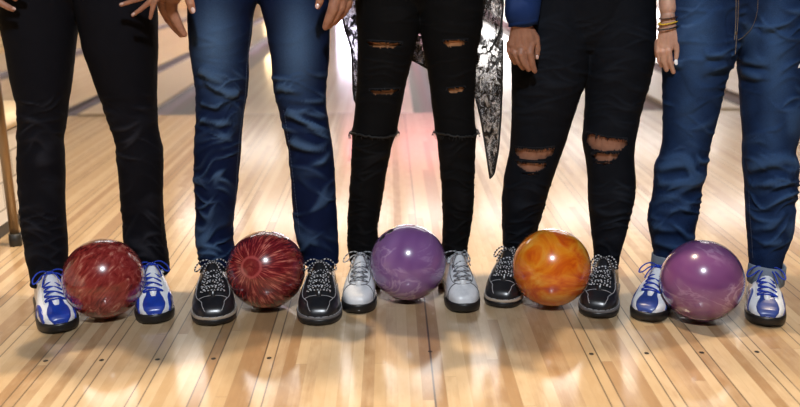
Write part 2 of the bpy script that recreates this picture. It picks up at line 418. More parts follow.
def ball(name_kind, px, py, label, holes, across=None, fwd=.012):
    P = at_z(px, py, BR); P.x *= (P.y-fwd)/P.y; P.y -= fwd
    bm = bmesh.new(); bmesh.ops.create_uvsphere(bm, u_segments=128, v_segments=72, radius=BR)
    me = bpy.data.meshes.new('b'); bm.to_mesh(me); bm.free()
    o = bpy.data.objects.new('b', me); COL.objects.link(o)
    h = Vector(holes).normalized(); e = Vector(across) if across else h.orthogonal(); e = (e-h*e.dot(h)).normalized(); g = h.cross(e)
    if g.y > 0: g = -g
    dirs = [(h*BR+e*.0145).normalized(), (h*BR-e*.0145).normalized(), (h*BR-g*.072).normalized()]
    rr = (.0115, .0115, .0145)
    cut = MB()
    for d, r in zip(dirs, rr):
        a = d.orthogonal().normalized(); b = d.cross(a)
        cut.loft([[d*z+(a*math.cos(2*PI*k/24)+b*math.sin(2*PI*k/24))*r for k in range(24)] for z in (.062, .13)])
    cme = cut.mesh('c', False); co = bpy.data.objects.new('c', cme); COL.objects.link(co)
    md = o.modifiers.new('b', 'BOOLEAN'); md.operation = 'DIFFERENCE'; md.object = co; md.solver = 'EXACT'
    dg = bpy.context.evaluated_depsgraph_get(); out = bpy.data.meshes.new_from_object(o.evaluated_get(dg), depsgraph=dg)
    bpy.data.objects.remove(o); bpy.data.objects.remove(co); out.materials.clear()
    c = vco(out); ar = np.linalg.norm(c, axis=1)
    sm = [all(ar[v] > BR-.0006 for v in p.vertices) for p in out.polygons]
    out.polygons.foreach_set('use_smooth', sm)
    b = link('bowling_ball', out, ball_mat(name_kind)); b.location = P
    for d, r in zip(dirs, rr):
        a = d.orthogonal().normalized(); e2 = d.cross(a); mb = MB()
        def rg(rad, z): return [d*z+(a*math.cos(2*PI*k/24)+e2*math.sin(2*PI*k/24))*rad for k in range(24)]
        z1 = math.sqrt(BR*BR-r*r)-.0008
        mb.loft([rg(r-.0002, .064), rg(r-.0002, z1), rg(r-.002, z1), rg(r-.002, .066)], cap=False)
        mb.build('finger_insert', M['rubber'], b)
    tag(b, label, 'bowling ball', 'bowling balls standing on the floor')
    return b
B1 = ball('fleck', 103.5, 276, 'dark red bowling ball with golden flecks between the leftmost blue and white shoes', (.2, .6, .8), fwd=.02)
B2 = ball('burst', 266, 268.3, 'dark red bowling ball with streaks fanning from a spot, beside blue jeans', (.2, .9, .3))
B3 = ball('violet', 408, 261, 'violet bowling ball with visible finger holes between white shoes', (-.576, -.096, .81), (.21, .056, .16))
B4 = ball('orange', 551.5, 265.7, 'swirled orange bowling ball between black bowling shoes', (.2, .9, .5), fwd=.016)
B5 = ball('plum', 702, 278, 'plum purple bowling ball with pale veins under rolled up jeans', (.1, .9, .3), fwd=.02)

# ------------------------------------------------------------------ shoes
def interp(tab, v): return float(np.interp(v, [t[0] for t in tab], [t[1] for t in tab]))
WT = [(0, .004), (.02, .018), (.06, .028), (.12, .034), (.25, .036), (.4, .036), (.52, .040), (.64, .0455), (.75, .048), (.84, .0455), (.91, .0385), (.96, .029), (.985, .019), (1, .006)]
HT = [(0, .075), (.05, .100), (.12, .110), (.22, .114), (.32, .119), (.42, .120), (.5, .114), (.58, .1045), (.66, .0925), (.74, .0785), (.80, .068), (.86, .060), (.91, .0545), (.95, .049), (.98, .040), (1, .024)]
EX = [(0, 1.0), (.3, 1.15), (.5, 1.25), (.62, 1.05), (.75, .85), (.9, .75), (1, .7)]
Z0 = .020
class Shoe:
    def __init__(s, L, W, Hs=1.0): s.L = L; s.ws = W/.096; s.hs = Hs
    def S(s, v, phi, off=0.0):
        v = min(max(v, 0), 1)
        P = s.raw(v, phi)
        if off:
            e = .004
            du = s.raw(min(v+e, 1), phi)-s.raw(max(v-e, 0), phi); dp = s.raw(v, min(phi+.02, PI))-s.raw(v, max(phi-.02, 0))
            n = du.cross(dp)
            n = n.normalized() if n.length > 1e-12 else Vector((0, 0, 1))
            if n.dot(P-Vector((0, v*s.L, .03))) < 0: n = -n
            P = P+n*off
        return P
    def raw(s, v, phi):
        w = interp(WT, v)*s.ws; h = Z0+(interp(HT, v)-Z0)*s.hs; ex = interp(EX, v)
        c, sn = math.cos(phi), math.sin(phi)
        x = w*math.copysign(abs(c)**ex, c); z = Z0+(h-Z0)*abs(sn)**(.75 if v > .6 else .75+.35*(.6-v))
        bul = .004*math.sin(min(phi, PI-phi)*2) if v > .5 else .002*math.sin(2*min(phi, PI-phi))
        return Vector((x+math.copysign(bul, c) if abs(c) > .05 else x, v*s.L, z))
    def upper(s):
        mb = MB(); nv, npz = 56, 40
        vs = [1-(1-i/nv)**1.0 for i in range(nv+1)]
        rings = [[s.S(v, PI*j/npz) for j in range(npz+1)] for v in vs]
        mb.loft(rings); return mb
    def strip(s, mb, poly, width, off=.0012, m=0):
        """flat ribbon following a line drawn on the shoe: poly in (v, phi degrees)"""
        P = catmull([Vector((a, math.radians(b), 0)) for a, b in poly], 8)
        L = []; R = []; n = len(P)
        for i, p in enumerate(P):
            w = width[0]+(width[1]-width[0])*i/(n-1) if isinstance(width, tuple) else width
            a = s.S(p.x, p.y, off); t = s.S(P[min(i+1, n-1)].x, P[min(i+1, n-1)].y, off)-s.S(P[max(i-1, 0)].x, P[max(i-1, 0)].y, off)
            nn = s.S(p.x, p.y, off+.004)-a
            sd = t.cross(nn); sd = sd.normalized()*w/2 if sd.length > 1e-12 else Vector((0, 0, 0))
            L.append((a-sd, a, a+sd, -nn.normalized()*.0035))
        rings = [[l+Vector((0, 0, 0)), c+(-d)*.25, r, r+d, l+d] for l, c, r, d in L]
        mb.loft(rings, m)
    def patch(s, mb, rows, off=.0014, m=0, n=14):
        """panel: rows of (v, phi_left, phi_right) in degrees"""
        V = [Vector(r) for r in rows]; V = catmull(V, 5)
        rings = []
        for r in V:
            ph = [math.radians(r.y+(r.z-r.y)*k/n) for k in range(n+1)]
            rings.append([s.S(r.x, p, off) for p in ph]+[s.S(r.x, p, -.002) for p in ph[::-1]])
        mb.loft(rings, m)
    def line(s, mb, poly, r=.0008, off=.0008, m=0):
        mb.tube([s.S(p.x, math.radians(p.y), off) for p in catmull([Vector((a, b, 0)) for a, b in poly], 6)], r, 6, m)
    def outline(s, grow):
        pts = []; n = 40
        for i in range(n+1): pts.append((1, i/n))
        L = [Vector((interp(WT, v)*s.ws, v*s.L, 0)) for v in np.linspace(0, 1, n+1)]
        full = L+[Vector((-p.x, p.y, 0)) for p in L[::-1]]
        out = []
        N_ = len(full)
        for i, p in enumerate(full):
            t = full[(i+1) % N_]-full[i-1]; nn = Vector((t.y, -t.x, 0))
            out.append(p+(nn.normalized() if nn.length > 1e-9 else Vector((0, 0, 0)))*grow)
        return out
    def sole(s, layers):
        mb = MB(); mb.loft([[p+Vector((0, 0, z+.0045*max(0, (p.y/s.L-.86)/.14)**2*(1 if z < .01 else .4))) for p in s.outline(g)] for z, g in layers]); return mb
MS = {}
def simple(name, *a, **k):
    if name not in MS: MS[name] = mat(name, *a, **k)
    return MS[name]
def leather(name, col, col2, rough, scale=60, coat=.3):
    m = mat(name, col, rough, coat=coat, coat_r=.25); q = N(m)
    n = q.noise(q.objc(), scale, 3, .6); q.color(q.mix(q.maprange(n, .4, .7, 0, 1), col, col2))
    q.bump(q.noise(q.objc(), 350, 2), .15, .0006); return m
def lace_mat(name, a, b, per):
    m = mat(name, a, .8); q = N(m)
    at = q.n('ShaderNodeAttribute', attribute_name='len')
    nz = q.noise(q.objc(), 260, 1, .5)
    fr = q.math('FRACT', q.math('ADD', q.math('DIVIDE', at.outputs['Fac'], per), nz))
    q.color(q.mix(q.math('GREATER_THAN', fr, .62), a, b)); return m
WHITE_L = leather('white_leather', (.86, .88, .92), (.76, .79, .85), .4)
GREY_L = leather('chalk_leather', (.72, .74, .78), (.56, .58, .63), .45, 45)
BLUE_L = leather('blue_leather', (.012, .055, .42), (.010, .035, .30), .28, 50, .6)
DBLUE_L = leather('dull_blue_leather', (.03, .065, .30), (.02, .045, .22), .35, 50, .5)
BLACK_L = leather('black_leather', (.010, .011, .014), (.018, .019, .024), .30, 40, .5)
BLUE_LACE = lace_mat('blue_lace', (.010, .055, .52), (.006, .03, .34), .006)
SPECK_LACE = lace_mat('speckled_lace', (.010, .010, .013), (.55, .56, .60), .0085)
GREY_LACE = lace_mat('grey_lace', (.34, .36, .40), (.10, .105, .115), .011)
SOLE_B = mat('black_sole', (.010, .010, .011), .4)
WELT_L = mat('pale_welt', (.42, .34, .26), .5)
STITCH = mat('white_stitching', (.42, .42, .44), .7)
GREYPIPE = mat('grey_piping', (.10, .105, .115), .5)
SOCK = mat('dark_sock', (.012, .012, .018), .9)
BROWN_H = mat('brown_heel', (.12, .05, .02), .5)

def make_shoe(style, loc, heading, L, W, parent, side, label=None, loops=(1, 1), bowz=0.0):
    """side +1: outer edge of the foot is local +x"""
    sh = Shoe(L, W, {'plumblue': .84, 'blue': .94}.get(style, 1.0))
    base = {'blue': WHITE_L, 'plumblue': WHITE_L, 'black': BLACK_L, 'white': GREY_L}[style]
    o = sh.upper().build('bowling_shoe', base, parent)
    R = Matrix.Rotation(math.atan2(heading.y, heading.x)-PI/2, 4, 'Z')
    toe = R @ Vector((0, L+.004, 0))
    o.matrix_world = Matrix.Translation(Vector((loc.x, loc.y, 0))-toe) @ R
    if label: o['label'] = label
    if style in ('black',):
        sh.sole([(0, .002), (.010, .0045), (.0175, .0050)]).build('sole', SOLE_B, o)
        sh.sole([(.0175, .0050), (.0195, .0055), (.0225, .0050), (.0245, .002)]).build('welt', WELT_L if side < 0 else simple('grey_welt', (.14, .13, .13), .5), o)
    else:
        sh.sole([(0, .003), (.009, .005), (.020, .0055), (.0255, .004), (.027, .001)]).build('sole', SOLE_B, o)
        if style == 'white':
            mb = MB(); mb.loft([[Vector((math.copysign(min(abs(p.x), .05), p.x)*1.02, min(p.y, .26*L), 0))+Vector((0, 0, z)) for p in sh.outline(.0062)] for z in (.0, .019)]); mb.build('heel', BROWN_H, o)
    # tongue and collar
    mb = MB(); rings = []
    for v, zz, w in ((.82, -.002, .011), (.74, .0012, .014), (.64, .004, .017), (.56, .007, .019), (.50, .011, .020), (.47, .014, .018)):
        c = sh.S(v, PI/2)
        rings.append([Vector((w*math.cos(2*PI*k/14), c.y+.002*math.sin(2*PI*k/14), c.z+zz+.0045*math.sin(2*PI*k/14)-.010*(math.cos(2*PI*k/14)**2)*w/.02)) for k in range(14)])
    mb.loft(rings)
    tm = {'blue': WHITE_L, 'plumblue': WHITE_L, 'black': BLACK_L, 'white': GREY_L}[style]
    mb.build('tongue', tm, o)
    mb = MB(); rim = []
    for v, ph in ((.40, 42), (.34, 52), (.25, 58), (.14, 60), (.05, 70), (.03, 90), (.05, 110), (.14, 120), (.25, 122), (.34, 128), (.40, 138)):
        rim.append(sh.S(v, math.radians(ph), .001))
    mb.tube(catmull(rim, 5), .0045, 8); mb.build('collar', {'black': simple('black_lining', (.012, .012, .015), .8), 'white': GREY_L}.get(style, WHITE_L), o)
    # panels, stripes and stitching
    if style in ('blue', 'plumblue'):
        mb = MB()
        sh.patch(mb, [(.765, 75, 105), (.80, 73, 107), (.84, 67, 113), (.89, 59, 121), (.93, 53, 127), (.965, 46, 134), (.985, 42, 138), (.996, 40, 140)])
        mb.build('toe_panel', BLUE_L if style == 'blue' else DBLUE_L, o)
        for s2 in (1, -1):
            f = (lambda d: d) if s2 > 0 else (lambda d: 180-d)
            mb = MB()
            if style == 'blue':
                sh.strip(mb, [(.72, f(3)), (.70, f(18)), (.73, f(34)), (.79, f(40)), (.845, f(36)), (.885, f(25)), (.91, f(6))], .0135)
            else:
                if s2 == side: sh.strip(mb, [(.60, f(3)), (.59, f(20)), (.62, f(36)), (.68, f(42)), (.74, f(36)), (.79, f(22)), (.835, f(5))], .013)
                else: sh.patch(mb, [(.60, min(f(4), f(34)), max(f(4), f(34))), (.70, min(f(4), f(44)), max(f(4), f(44))), (.78, min(f(4), f(40)), max(f(4), f(40))), (.86, min(f(4), f(24)), max(f(4), f(24))), (.90, min(f(4), f(10)), max(f(4), f(10)))])
            mb.build('side_stripe', BLUE_L if style == 'blue' else DBLUE_L, o)
        mb = MB()
        for s2 in (1, -1):
            f = (lambda d: d) if s2 > 0 else (lambda d: 180-d)
            sh.strip(mb, [(.775, f(66)), (.70, f(64)), (.60, f(62)), (.50, f(58))], .009)
        mb.build('eyelet_panel', WHITE_L, o)
    if style == 'black':
        mb = MB()
        for s2 in (1, -1):
            f = (lambda d: d) if s2 > 0 else (lambda d: 180-d)
            sh.line(mb, [(.38, f(40)), (.50, f(44)), (.60, f(46)), (.70, f(46)), (.79, f(50)), (.835, f(58)), (.875, f(64)), (.92, f(62)), (.972, f(60))], .0010)
            sh.line(mb, [(.38, f(10)), (.52, f(22)), (.62, f(38)), (.69, f(49))], .0009)
            sh.line(mb, [(.30, f(14)), (.42, f(34)), (.52, f(44))], .0009)
        sh.line(mb, [(.825, 56), (.815, 72), (.812, 90), (.815, 108), (.825, 124)], .0007)
        mb.build('stitching', STITCH, o)
        mb = MB()
        ring = [p+Vector((0, 0, .0268)) for p in sh.outline(.0028)]
        for i in range(0, len(ring)-1, 1):
            if (ring[i+1]-ring[i]).length > .002 and ring[i].y > .3*L:
                a, b = ring[i], ring[i+1]; mb.tube([a+(b-a)*.15, a+(b-a)*.8], .0009, 5)
        mb.build('welt_stitching', STITCH, o)
    if style == 'white':
        mb = MB()
        for s2 in (1, -1):
            f = (lambda d: d) if s2 > 0 else (lambda d: 180-d)
            sh.line(mb, [(.40, f(44)), (.52, f(50)), (.66, f(52)), (.76, f(62)), (.80, f(76)), (.806, f(90))], .0011)
            sh.line(mb, [(.79, f(72)), (.80, f(56)), (.825, f(38)), (.845, f(22)), (.86, f(4))], .0013)
        mb.build('piping', GREYPIPE, o)
    # laces
    lm = {'blue': BLUE_LACE, 'plumblue': BLUE_LACE, 'black': SPECK_LACE, 'white': GREY_LACE}[style]
    lr = {'black': .0022, 'white': .0019}.get(style, .0021)
    mb = MB(); rows = 5; vr = [.765-.055*i for i in range(rows)]
    wid = {'black': 26}.get(style, 24)
    def across(v0, p0, v1, p1, bump):
        pts = []
        for k in range(9):
            t = k/8; v = v0+(v1-v0)*t; p = math.radians(p0+(p1-p0)*t)
            pts.append(sh.S(v, p, bump*(.35+.65*math.sin(PI*t)) +.0015))
        mb.tube(pts, lr, 7)
    if style in ('blue', 'plumblue'):
        for i in range(rows): across(vr[i]-.008, 90-wid, vr[i]-.026, 90+wid*.2, .0075)
    across(vr[0], 90+wid, vr[0], 90-wid, .004)
    for i in range(rows-1):
        across(vr[i], 90+wid, vr[i+1], 90-wid, .0055)
        if style in ('black', 'white'): across(vr[i], 90-wid, vr[i+1], 90+wid, .0075)
        if style == 'black': across(vr[i+1]+.012, 90+wid, vr[i+1]+.012, 90-wid, .0045)
    k0 = sh.S(.485, PI/2, .015)
    for s2, big in ((1, loops[0]), (-1, loops[1])):
        lp = [k0, k0+Vector((s2*.014, .006, .010)), k0+Vector((s2*.030*big, .008, .008)), k0+Vector((s2*.044*big, .016, -.004)), k0+Vector((s2*.046*big, .026, -.014)),
              k0+Vector((s2*.036*big, .024, -.012)), k0+Vector((s2*.020, .014, .001)), k0+Vector((0, .003, .001))]
        mb.tube(catmull(lp, 6), lr*.95, 7)
        en = [k0, k0+Vector((s2*.010, .012, .003)), k0+Vector((s2*.020, .030, -.008)), k0+Vector((s2*.026, .044, -.022))]
        mb.tube(catmull(en, 6), lr*.9, 7)
    mb.ellipsoid(k0+Vector((0, .002, .002)), (.006, .005, .005))
    mb.build('laces', lm, o)
    return o

# ------------------------------------------------------------------ cloth
def cloth(name, lo, hi, rough=.85, wear_light=None, mott=.35, bump=.25, sheen=0.0):
    m = mat(name, lo, rough, spec=.12, sheen=sheen); q = N(m)
    p = q.pos(); n = q.noise(p, 420, 3, .7); n2 = q.noise(p, 28, 3, .55)
    c = q.mix(q.maprange(n, .3, .7, 0, mott), lo, hi)
    c = q.mix(q.maprange(n2, .35, .7, 0, mott*.8), c, hi)
    if wear_light:  # pale tone serves both worn cloth and painted light
        at = q.n('ShaderNodeAttribute', attribute_name='wear_light')
        f = q.math('MULTIPLY', at.outputs['Fac'], q.maprange(n, .25, .7, .7, 1.1))
        c = q.mix(f, c, wear_light)
    q.color(c)
    tw = q.noise(q.mapping(p, scale=(900, 900, 300)), 1.0, 2, .5)
    q.bump(tw, bump, .0006); return m
CL = {
 'p1': cloth('black_trouser_cloth', (.0030, .0030, .0052), (.0060, .0060, .0095), wear_light=(.034, .034, .044), mott=.5),
 'p2': cloth('dark_blue_denim', (.0022, .0058, .026), (.0045, .0125, .056), wear_light=(.074, .140, .265), mott=.5),
 'p3': cloth('black_denim', (.0022, .0022, .0026), (.0040, .0040, .0045), wear_light=(.012, .012, .0135), mott=.5),
 'p4': cloth('washed_black_denim', (.0030, .0038, .0062), (.0065, .0085, .0135), wear_light=(.020, .026, .038), mott=.5),
 'p5': cloth('mid_blue_denim', (.0022, .008, .033), (.0095, .028, .090), wear_light=(.055, .122, .27), mott=.8),
}
CUFF5 = cloth('denim_inside', (.15, .19, .26), (.26, .31, .38), mott=.7)
def skin(name, col, col2):
    m = mat(name, col, .5, spec=.4); b = m.node_tree.nodes['Principled BSDF']
    b.inputs['Subsurface Weight'].default_value = .12; b.inputs['Subsurface Scale'].default_value = .01
    b.inputs['Subsurface Radius'].default_value = (1, .3, .15)
    q = N(m); q.color(q.mix(q.maprange(q.noise(q.pos(), 70, 3), .35, .7, 0, 1), col, col2)); return m
SK = {
 'p1': skin('skin_brown', (.36, .17, .105), (.28, .12, .075)),
 'p2': skin('skin_tan', (.40, .19, .115), (.30, .13, .08)),
 'p3': skin('skin_amber', (.48, .22, .10), (.40, .17, .07)),
 'p4': skin('skin_rose', (.34, .165, .105), (.27, .12, .075)),
 'p5': skin('skin_light', (.52, .31, .23), (.44, .24, .17)),
}
NAIL = {k: mat('nail_'+k, c, .25, coat=.4) for k, c in dict(p1=(.55, .34, .27), p2=(.62, .42, .36), p3=(.6, .4, .3), p4=(.55, .32, .25), p5=(.85, .83, .82)).items()}
EYEW = mat('eye_white', (.8, .8, .8), .2); EYED = mat('eye_dark', (.03, .02, .015), .2); LIP = mat('lip', (.42, .17, .14), .5)

def folds_arcs(rows, zones, seed):
    """creases drawn across a leg; zones: (y0, y1, count, slope, amp_mm, width_px)"""
    rs = random.Random(seed); out = []
    ys = [r[0] for r in rows]; xl = [r[1] for r in rows]; xr = [r[2] for r in rows]
    for (y0, y1, n, slope, amp, wid) in zones:
        for k in range(n):
            y = y0+(y1-y0)*(k+.5+rs.uniform(-.3, .3))/n
            a, b = np.interp(y, ys, xl), np.interp(y, ys, xr); w = b-a
            left = rs.random() < .5
            ln = rs.uniform(.45, .95)
            sl = slope*rs.uniform(.4, 1.3)
            if left: p0 = (a-3, y); p1 = (a+ln*w, y+sl*ln*w)
            else: p0 = (b+3, y); p1 = (b-ln*w, y+sl*ln*w)
            mid = ((p0[0]+p1[0])/2, (p0[1]+p1[1])/2+rs.uniform(-.06, .12)*w)
            out.append((p0, mid, p1, amp*rs.uniform(.6, 1.2), wid*rs.uniform(.8, 1.25)))
    return out
def fold_field(px, py, arcs):
    """height (mm) and ridge profile of the creases at projected points"""
    h = np.zeros(len(px)); wr = np.zeros(len(px))
    for p0, pm, p1, amp, w in arcs:
        ts = np.linspace(0, 1, 15)
        cx = (1-ts)**2*p0[0]+2*ts*(1-ts)*pm[0]+ts**2*p1[0]; cy = (1-ts)**2*p0[1]+2*ts*(1-ts)*pm[1]+ts**2*p1[1]
        sel = np.where((px > cx.min()-4*w) & (px < cx.max()+4*w) & (py > cy.min()-5*w) & (py < cy.max()+5*w))[0]
        if not len(sel): continue
        dx = px[sel, None]-cx[None]; dy = py[sel, None]-cy[None]; d2 = dx*dx+dy*dy
        k = d2.argmin(1); d = np.sqrt(d2[np.arange(len(sel)), k]); sg = np.sign(dy[np.arange(len(sel)), k])
        t = ts[k]; tap = np.clip(np.minimum(t/.15, (1-t)/.45), 0, 1)**.8
        tap = np.where((k == 0) | (k == 14), tap*np.exp(-(d/w)**2), tap)
        x = sg*d/w
        prof = np.exp(-(np.where(x < 0, x/1.5, x/.8))**2)-.65*np.exp(-((x-1.7)/.8)**2)
        h[sel] += amp*prof*tap
        wr[sel] = np.maximum(wr[sel], tap*np.exp(-((x+.1)/.75)**2)*min(1, amp/4))
    return h, wr

def creases(px, py, co, rd, zones, seed):
    """pulled cloth: two crossing families of meandering ridges; zones (y0, y1, amp mm, period px, slope)"""
    ys = [r[0] for r in rd]; xc = np.interp(py, ys, [(r[1]+r[2])/2 for r in rd]); hw = np.interp(py, ys, [(r[2]-r[1])/2 for r in rd])
    u = (px-xc)/hw; back = (co[:, 1] > co[:, 1].mean()); u = np.where(back, 2.2-np.abs(u)*np.sign(u+1e-9)*.3, u)
    h = np.zeros(len(px)); w = np.zeros(len(px))
    for (y0, y1, amp, per, slope) in zones:
        env = np.clip((py-y0)/10, 0, 1)*np.clip((y1-py)/10, 0, 1); ii = np.where(env > .01)[0]
        for i in ii:
            U, Y = u[i], py[i]; best = 0
            wp = mnoise.noise(Vector((U*.9+seed, Y/38, 3.3)))*.9
            for f, sg in ((0, 1), (1, -1)):
                q_ = (Y+sg*slope*U*hw[i])/per+wp
                n = mnoise.noise(Vector((U*.28+seed+f*9.1, q_, f*4.7+seed)))
                r = max(0, 1-abs(n+.02)/.20)
                g = .5+.8*mnoise.noise(Vector((U*1.1+f*5, Y/26+seed, 8.2)))
                best = max(best, r*r*(3-2*r)*min(max(g, 0), 1))
            lowf = mnoise.noise(Vector((U*.8+seed, Y/(per*2.2), 1.7)))
            h[i] += env[i]*amp*(best*1.0-.25+.75*lowf); w[i] = max(w[i], env[i]*best*min(1, amp/5))
    return h, w
def leg_rings(rows, yA, yH, yhem, ycr, shrink=0.0, depth=1.08, seg=44):
    rings = []; info = []
    for (y, xl, xr) in rows:
        t = (y-yhem)/(ycr-yhem); Yc = yA+(yH-yA)*min(max(t, 0), 1)
        P = at_y((xl+xr)/2, y, Yc); a = (xr-xl)/2/scl(P)-shrink; b = a*depth
        rings.append([Vector((P.x+a*math.cos(2*PI*k/seg), P.y+b*math.sin(2*PI*k/seg), P.z)) for k in range(seg)])
        info.append((P, a))
    return rings, info
def densify(rows, step=6):
    ys = [r[0] for r in rows]; out = []
    y = ys[0]
    while y < ys[-1]-1e-6: out.append(y); y += step
    out.append(ys[-1])
    return [(y, float(np.interp(y, ys, [r[1] for r in rows])), float(np.interp(y, ys, [r[2] for r in rows]))) for y in out]
def inpoly(px, py, poly):
    ins = np.zeros(len(px), bool); n = len(poly)
    for i in range(n):
        x0, y0 = poly[i]; x1, y1 = poly[(i+1) % n]
        c = ((y0 > py) != (y1 > py)) & (px < (x1-x0)*(py-y0)/(y1-y0+1e-12)+x0)
        ins ^= c
    return ins

def person(key, label, legs, crotch, toes, ankles, shoe, hips, H, skinny, zones, extra_folds=(), rips=(), hem_flare=0, voxel=.0045,
           hands=(), top=None, thigh_wear_light=(), shoe_L=.285, shoe_W=.096, toe_labels=(None, None), loops=((1, 1), (1, 1)), headings=(None, None), depth=1.08, back=(.80, .80)):
    # where the feet stand
    T = []; A = []; HD = []
    for (tx, ty), (ax, ay), hdg, BACK in zip(toes, ankles, headings, back):
        t = at_z(tx, ty, 0); Ya = t.y+BACK*shoe_L
        for _ in range(4):
            a = at_y(ax, ay, Ya); d = Vector((t.x-a.x, t.y-a.y, 0))
            if hdg is not None: d = Vector((math.sin(math.radians(hdg)), -math.cos(math.radians(hdg)), 0))
            d.normalize(); Ya = t.y-d.y*BACK*shoe_L
        T.append(t); A.append(Ya); HD.append(d)
    yH = sum(A)/2-.01
    # trousers
    mb = MB(); allinfo = []; dense = []
    body = MB()
    for rows, Ya in zip(legs, A):
        rd = densify(rows); dense.append(rd)
        rg, inf = leg_rings(rd, Ya, yH, rows[-1][0], crotch[1], depth=depth)
        # extend up into the seat
        mb.loft(rg); allinfo.append(inf)
        rg2, _ = leg_rings(rd, Ya, yH, rows[-1][0], crotch[1], shrink=.0075 if rips else .014, depth=depth*.99); body.loft(rg2)
    # seat, hips and waist: rows of (pixel y or height z, x-left px, x-right px)
    rg = []; rgb = []
    Pc = at_y(crotch[0], crotch[1], yH)
    hp = list(hips); z0_, a_, b_, d_0 = hp[0]; m_ = (a_+b_)/2
    hp = [(z0_+.004, m_+(a_-m_)*.45, m_+(b_-m_)*.45, d_0*.16), (z0_+.03, m_+(a_-m_)*.66, m_+(b_-m_)*.66, d_0*.40), (z0_+.065, m_+(a_-m_)*.84, m_+(b_-m_)*.84, d_0*.64), (z0_+.10, m_+(a_-m_)*.94, m_+(b_-m_)*.94, d_0*.82), (z0_+.14, m_+(a_-m_)*.99, m_+(b_-m_)*.99, d_0*.95)]+[r for r in hp[1:] if r[0] > z0_+.142]
    for z, xl, xr, dp in hp:
        # pixel row that corresponds to height z on the hip plane
        yy = 0
        lo_, hi_ = -500, 407
        for _ in range(40):
            mid = (lo_+hi_)/2
            if at_y((xl+xr)/2, mid, yH).z > z: lo_ = mid
            else: hi_ = mid
        P = at_y((xl+xr)/2, mid, yH); a = (xr-xl)/2/scl(P)
        rg.append([Vector((P.x+a*math.copysign(abs(math.cos(q_))**.88, math.cos(q_)), P.y+dp*math.copysign(abs(math.sin(q_))**.88, math.sin(q_)), z)) for q_ in [2*PI*k/44 for k in range(44)]])
        rgb.append([Vector((P.x+(a-.014)*math.cos(2*PI*k/44), P.y+(dp-.020)*math.sin(2*PI*k/44), z)) for k in range(44)])
    mb.loft(rg); body.loft(rgb)
    hipc = Vector((sum(p.x for p in rg[-1])/44, yH, rg[-1][0].z))
    me = remeshed(mb, voxel, 4, .5)
    co = vco(me); no = vno(me); px, py = project(co)
    h = np.zeros(len(co)); wr = np.zeros(len(co))
    for li, rd in enumerate(dense):
        oth = dense[1-li]
        x0 = np.interp(py, [r[0] for r in rd], [r[1] for r in rd])-6; x1 = np.interp(py, [r[0] for r in rd], [r[2] for r in rd])+6
        mine = (px > x0) & (px < x1) & (py > rd[0][0]-4)
        idx = np.where(mine & (no[:, 2] < .9))[0]
        hh, ww = creases(px[idx], py[idx], co[idx], rd, zones, ord(key[1])*3.1+li*17.7); h[idx] += hh; wr[idx] = np.maximum(wr[idx], ww)
    if extra_folds:
        hh, ww = fold_field(px, py, list(extra_folds)); h += hh*2.1; wr = np.maximum(wr, ww)
    h = 11*np.tanh(h/11)
    front = np.clip(.35-no[:, 1]*.8, .25, 1)
    h = h*front*.001+smn(co, .09, 1.3)*.0012+smn(co, .035, 2.1)*.0006
    h = np.where(no[:, 2] > .8, 0, h)
    co2 = co+no*h[:, None]; setco(me, co2)
    wear_light = wr*top.get('ridge_wear_light', .25) if top else wr*.25  # folds lightened: faded cloth plus highlights painted into the colour
    wear_light = wear_light+np.clip((h*1000-.8)/5.0, 0, 1)*top.get('fold_fade_light', .42)*np.clip(.3-no[:, 1], 0, 1)
    for (cx, cy, sx, sy, s_) in thigh_wear_light:  # pale thigh centres: fading plus painted light, so leg sides look shaded
        wear_light = np.maximum(wear_light, s_*np.exp(-((px-cx)/sx)**2-((py-cy)/sy)**2)*np.clip(-no[:, 1]*1.4, 0, 1))
    at = me.attributes.new('wear_light', 'FLOAT', 'POINT'); at.data.foreach_set('value', np.clip(wear_light, 0, 1).astype(np.float32))
    # open the hems and the tears
    bm = bmesh.new(); bm.from_mesh(me); bm.faces.ensure_lookup_table()
    cen = np.array([f.calc_center_median() for f in bm.faces]); nor = np.array([f.normal for f in bm.faces]); fx, fy = project(cen)
    kill = np.zeros(len(cen), bool)
    rsn = np.random.RandomState(5)
    jag = smn(cen, .012, 3.3)*1.2+rsn.normal(size=len(cen))*.12
    for poly in rips: kill |= inpoly(fx, fy+jag, poly) & (nor[:, 1] < .15)
    for rows, inf in zip(legs, allinfo):
        zb = inf[-1][0].z; xx = inf[-1][0].x
        kill |= (nor[:, 2] < -.75) & (np.abs(cen[:, 2]-zb) < .012) & (np.abs(cen[:, 0]-xx) < inf[-1][1]*.92)
    bmesh.ops.delete(bm, geom=[bm.faces[i] for i in np.where(kill)[0]], context='FACES')
    bm.to_mesh(me); bm.free()
    me.polygons.foreach_set('use_smooth', [True]*len(me.polygons))
    # ---- the body: one continuous figure
    top = top or {}
    sw = top.get('shoulder', .20)*H/1.75; zs = H*.815; zc = hips[-1][0]
    X0 = hipc.x; Y0 = yH
    body.capsule((X0, Y0+.01, zc-.10), .082, (X0, Y0+.005, zs-.16), .088); body.capsule((X0-.04, Y0, zs-.18), .074, (X0-.04, Y0, zs-.10), .066)
    body.capsule((X0+.04, Y0, zs-.18), .074, (X0+.04, Y0, zs-.10), .066)
    body.capsule((X0-sw+.05, Y0, zs-.05), .046, (X0+sw-.05, Y0, zs-.05), .046)
    body.capsule((X0, Y0, zs-.06), .06, (X0, Y0-.01, H-.20), .052)
    hr = H*.062
    body.ellipsoid((X0, Y0-.005, H-.108), (hr*.70, hr*.88, hr*1.02)); body.ellipsoid((X0, Y0-.03, H-.165), (hr*.56, hr*.62, hr*.62))
    body.ellipsoid((X0, Y0-hr*.90, H-.128), (.011, .016, .022)); body.ellipsoid((X0, Y0-hr*.93, H-.140), (.015, .013, .009))
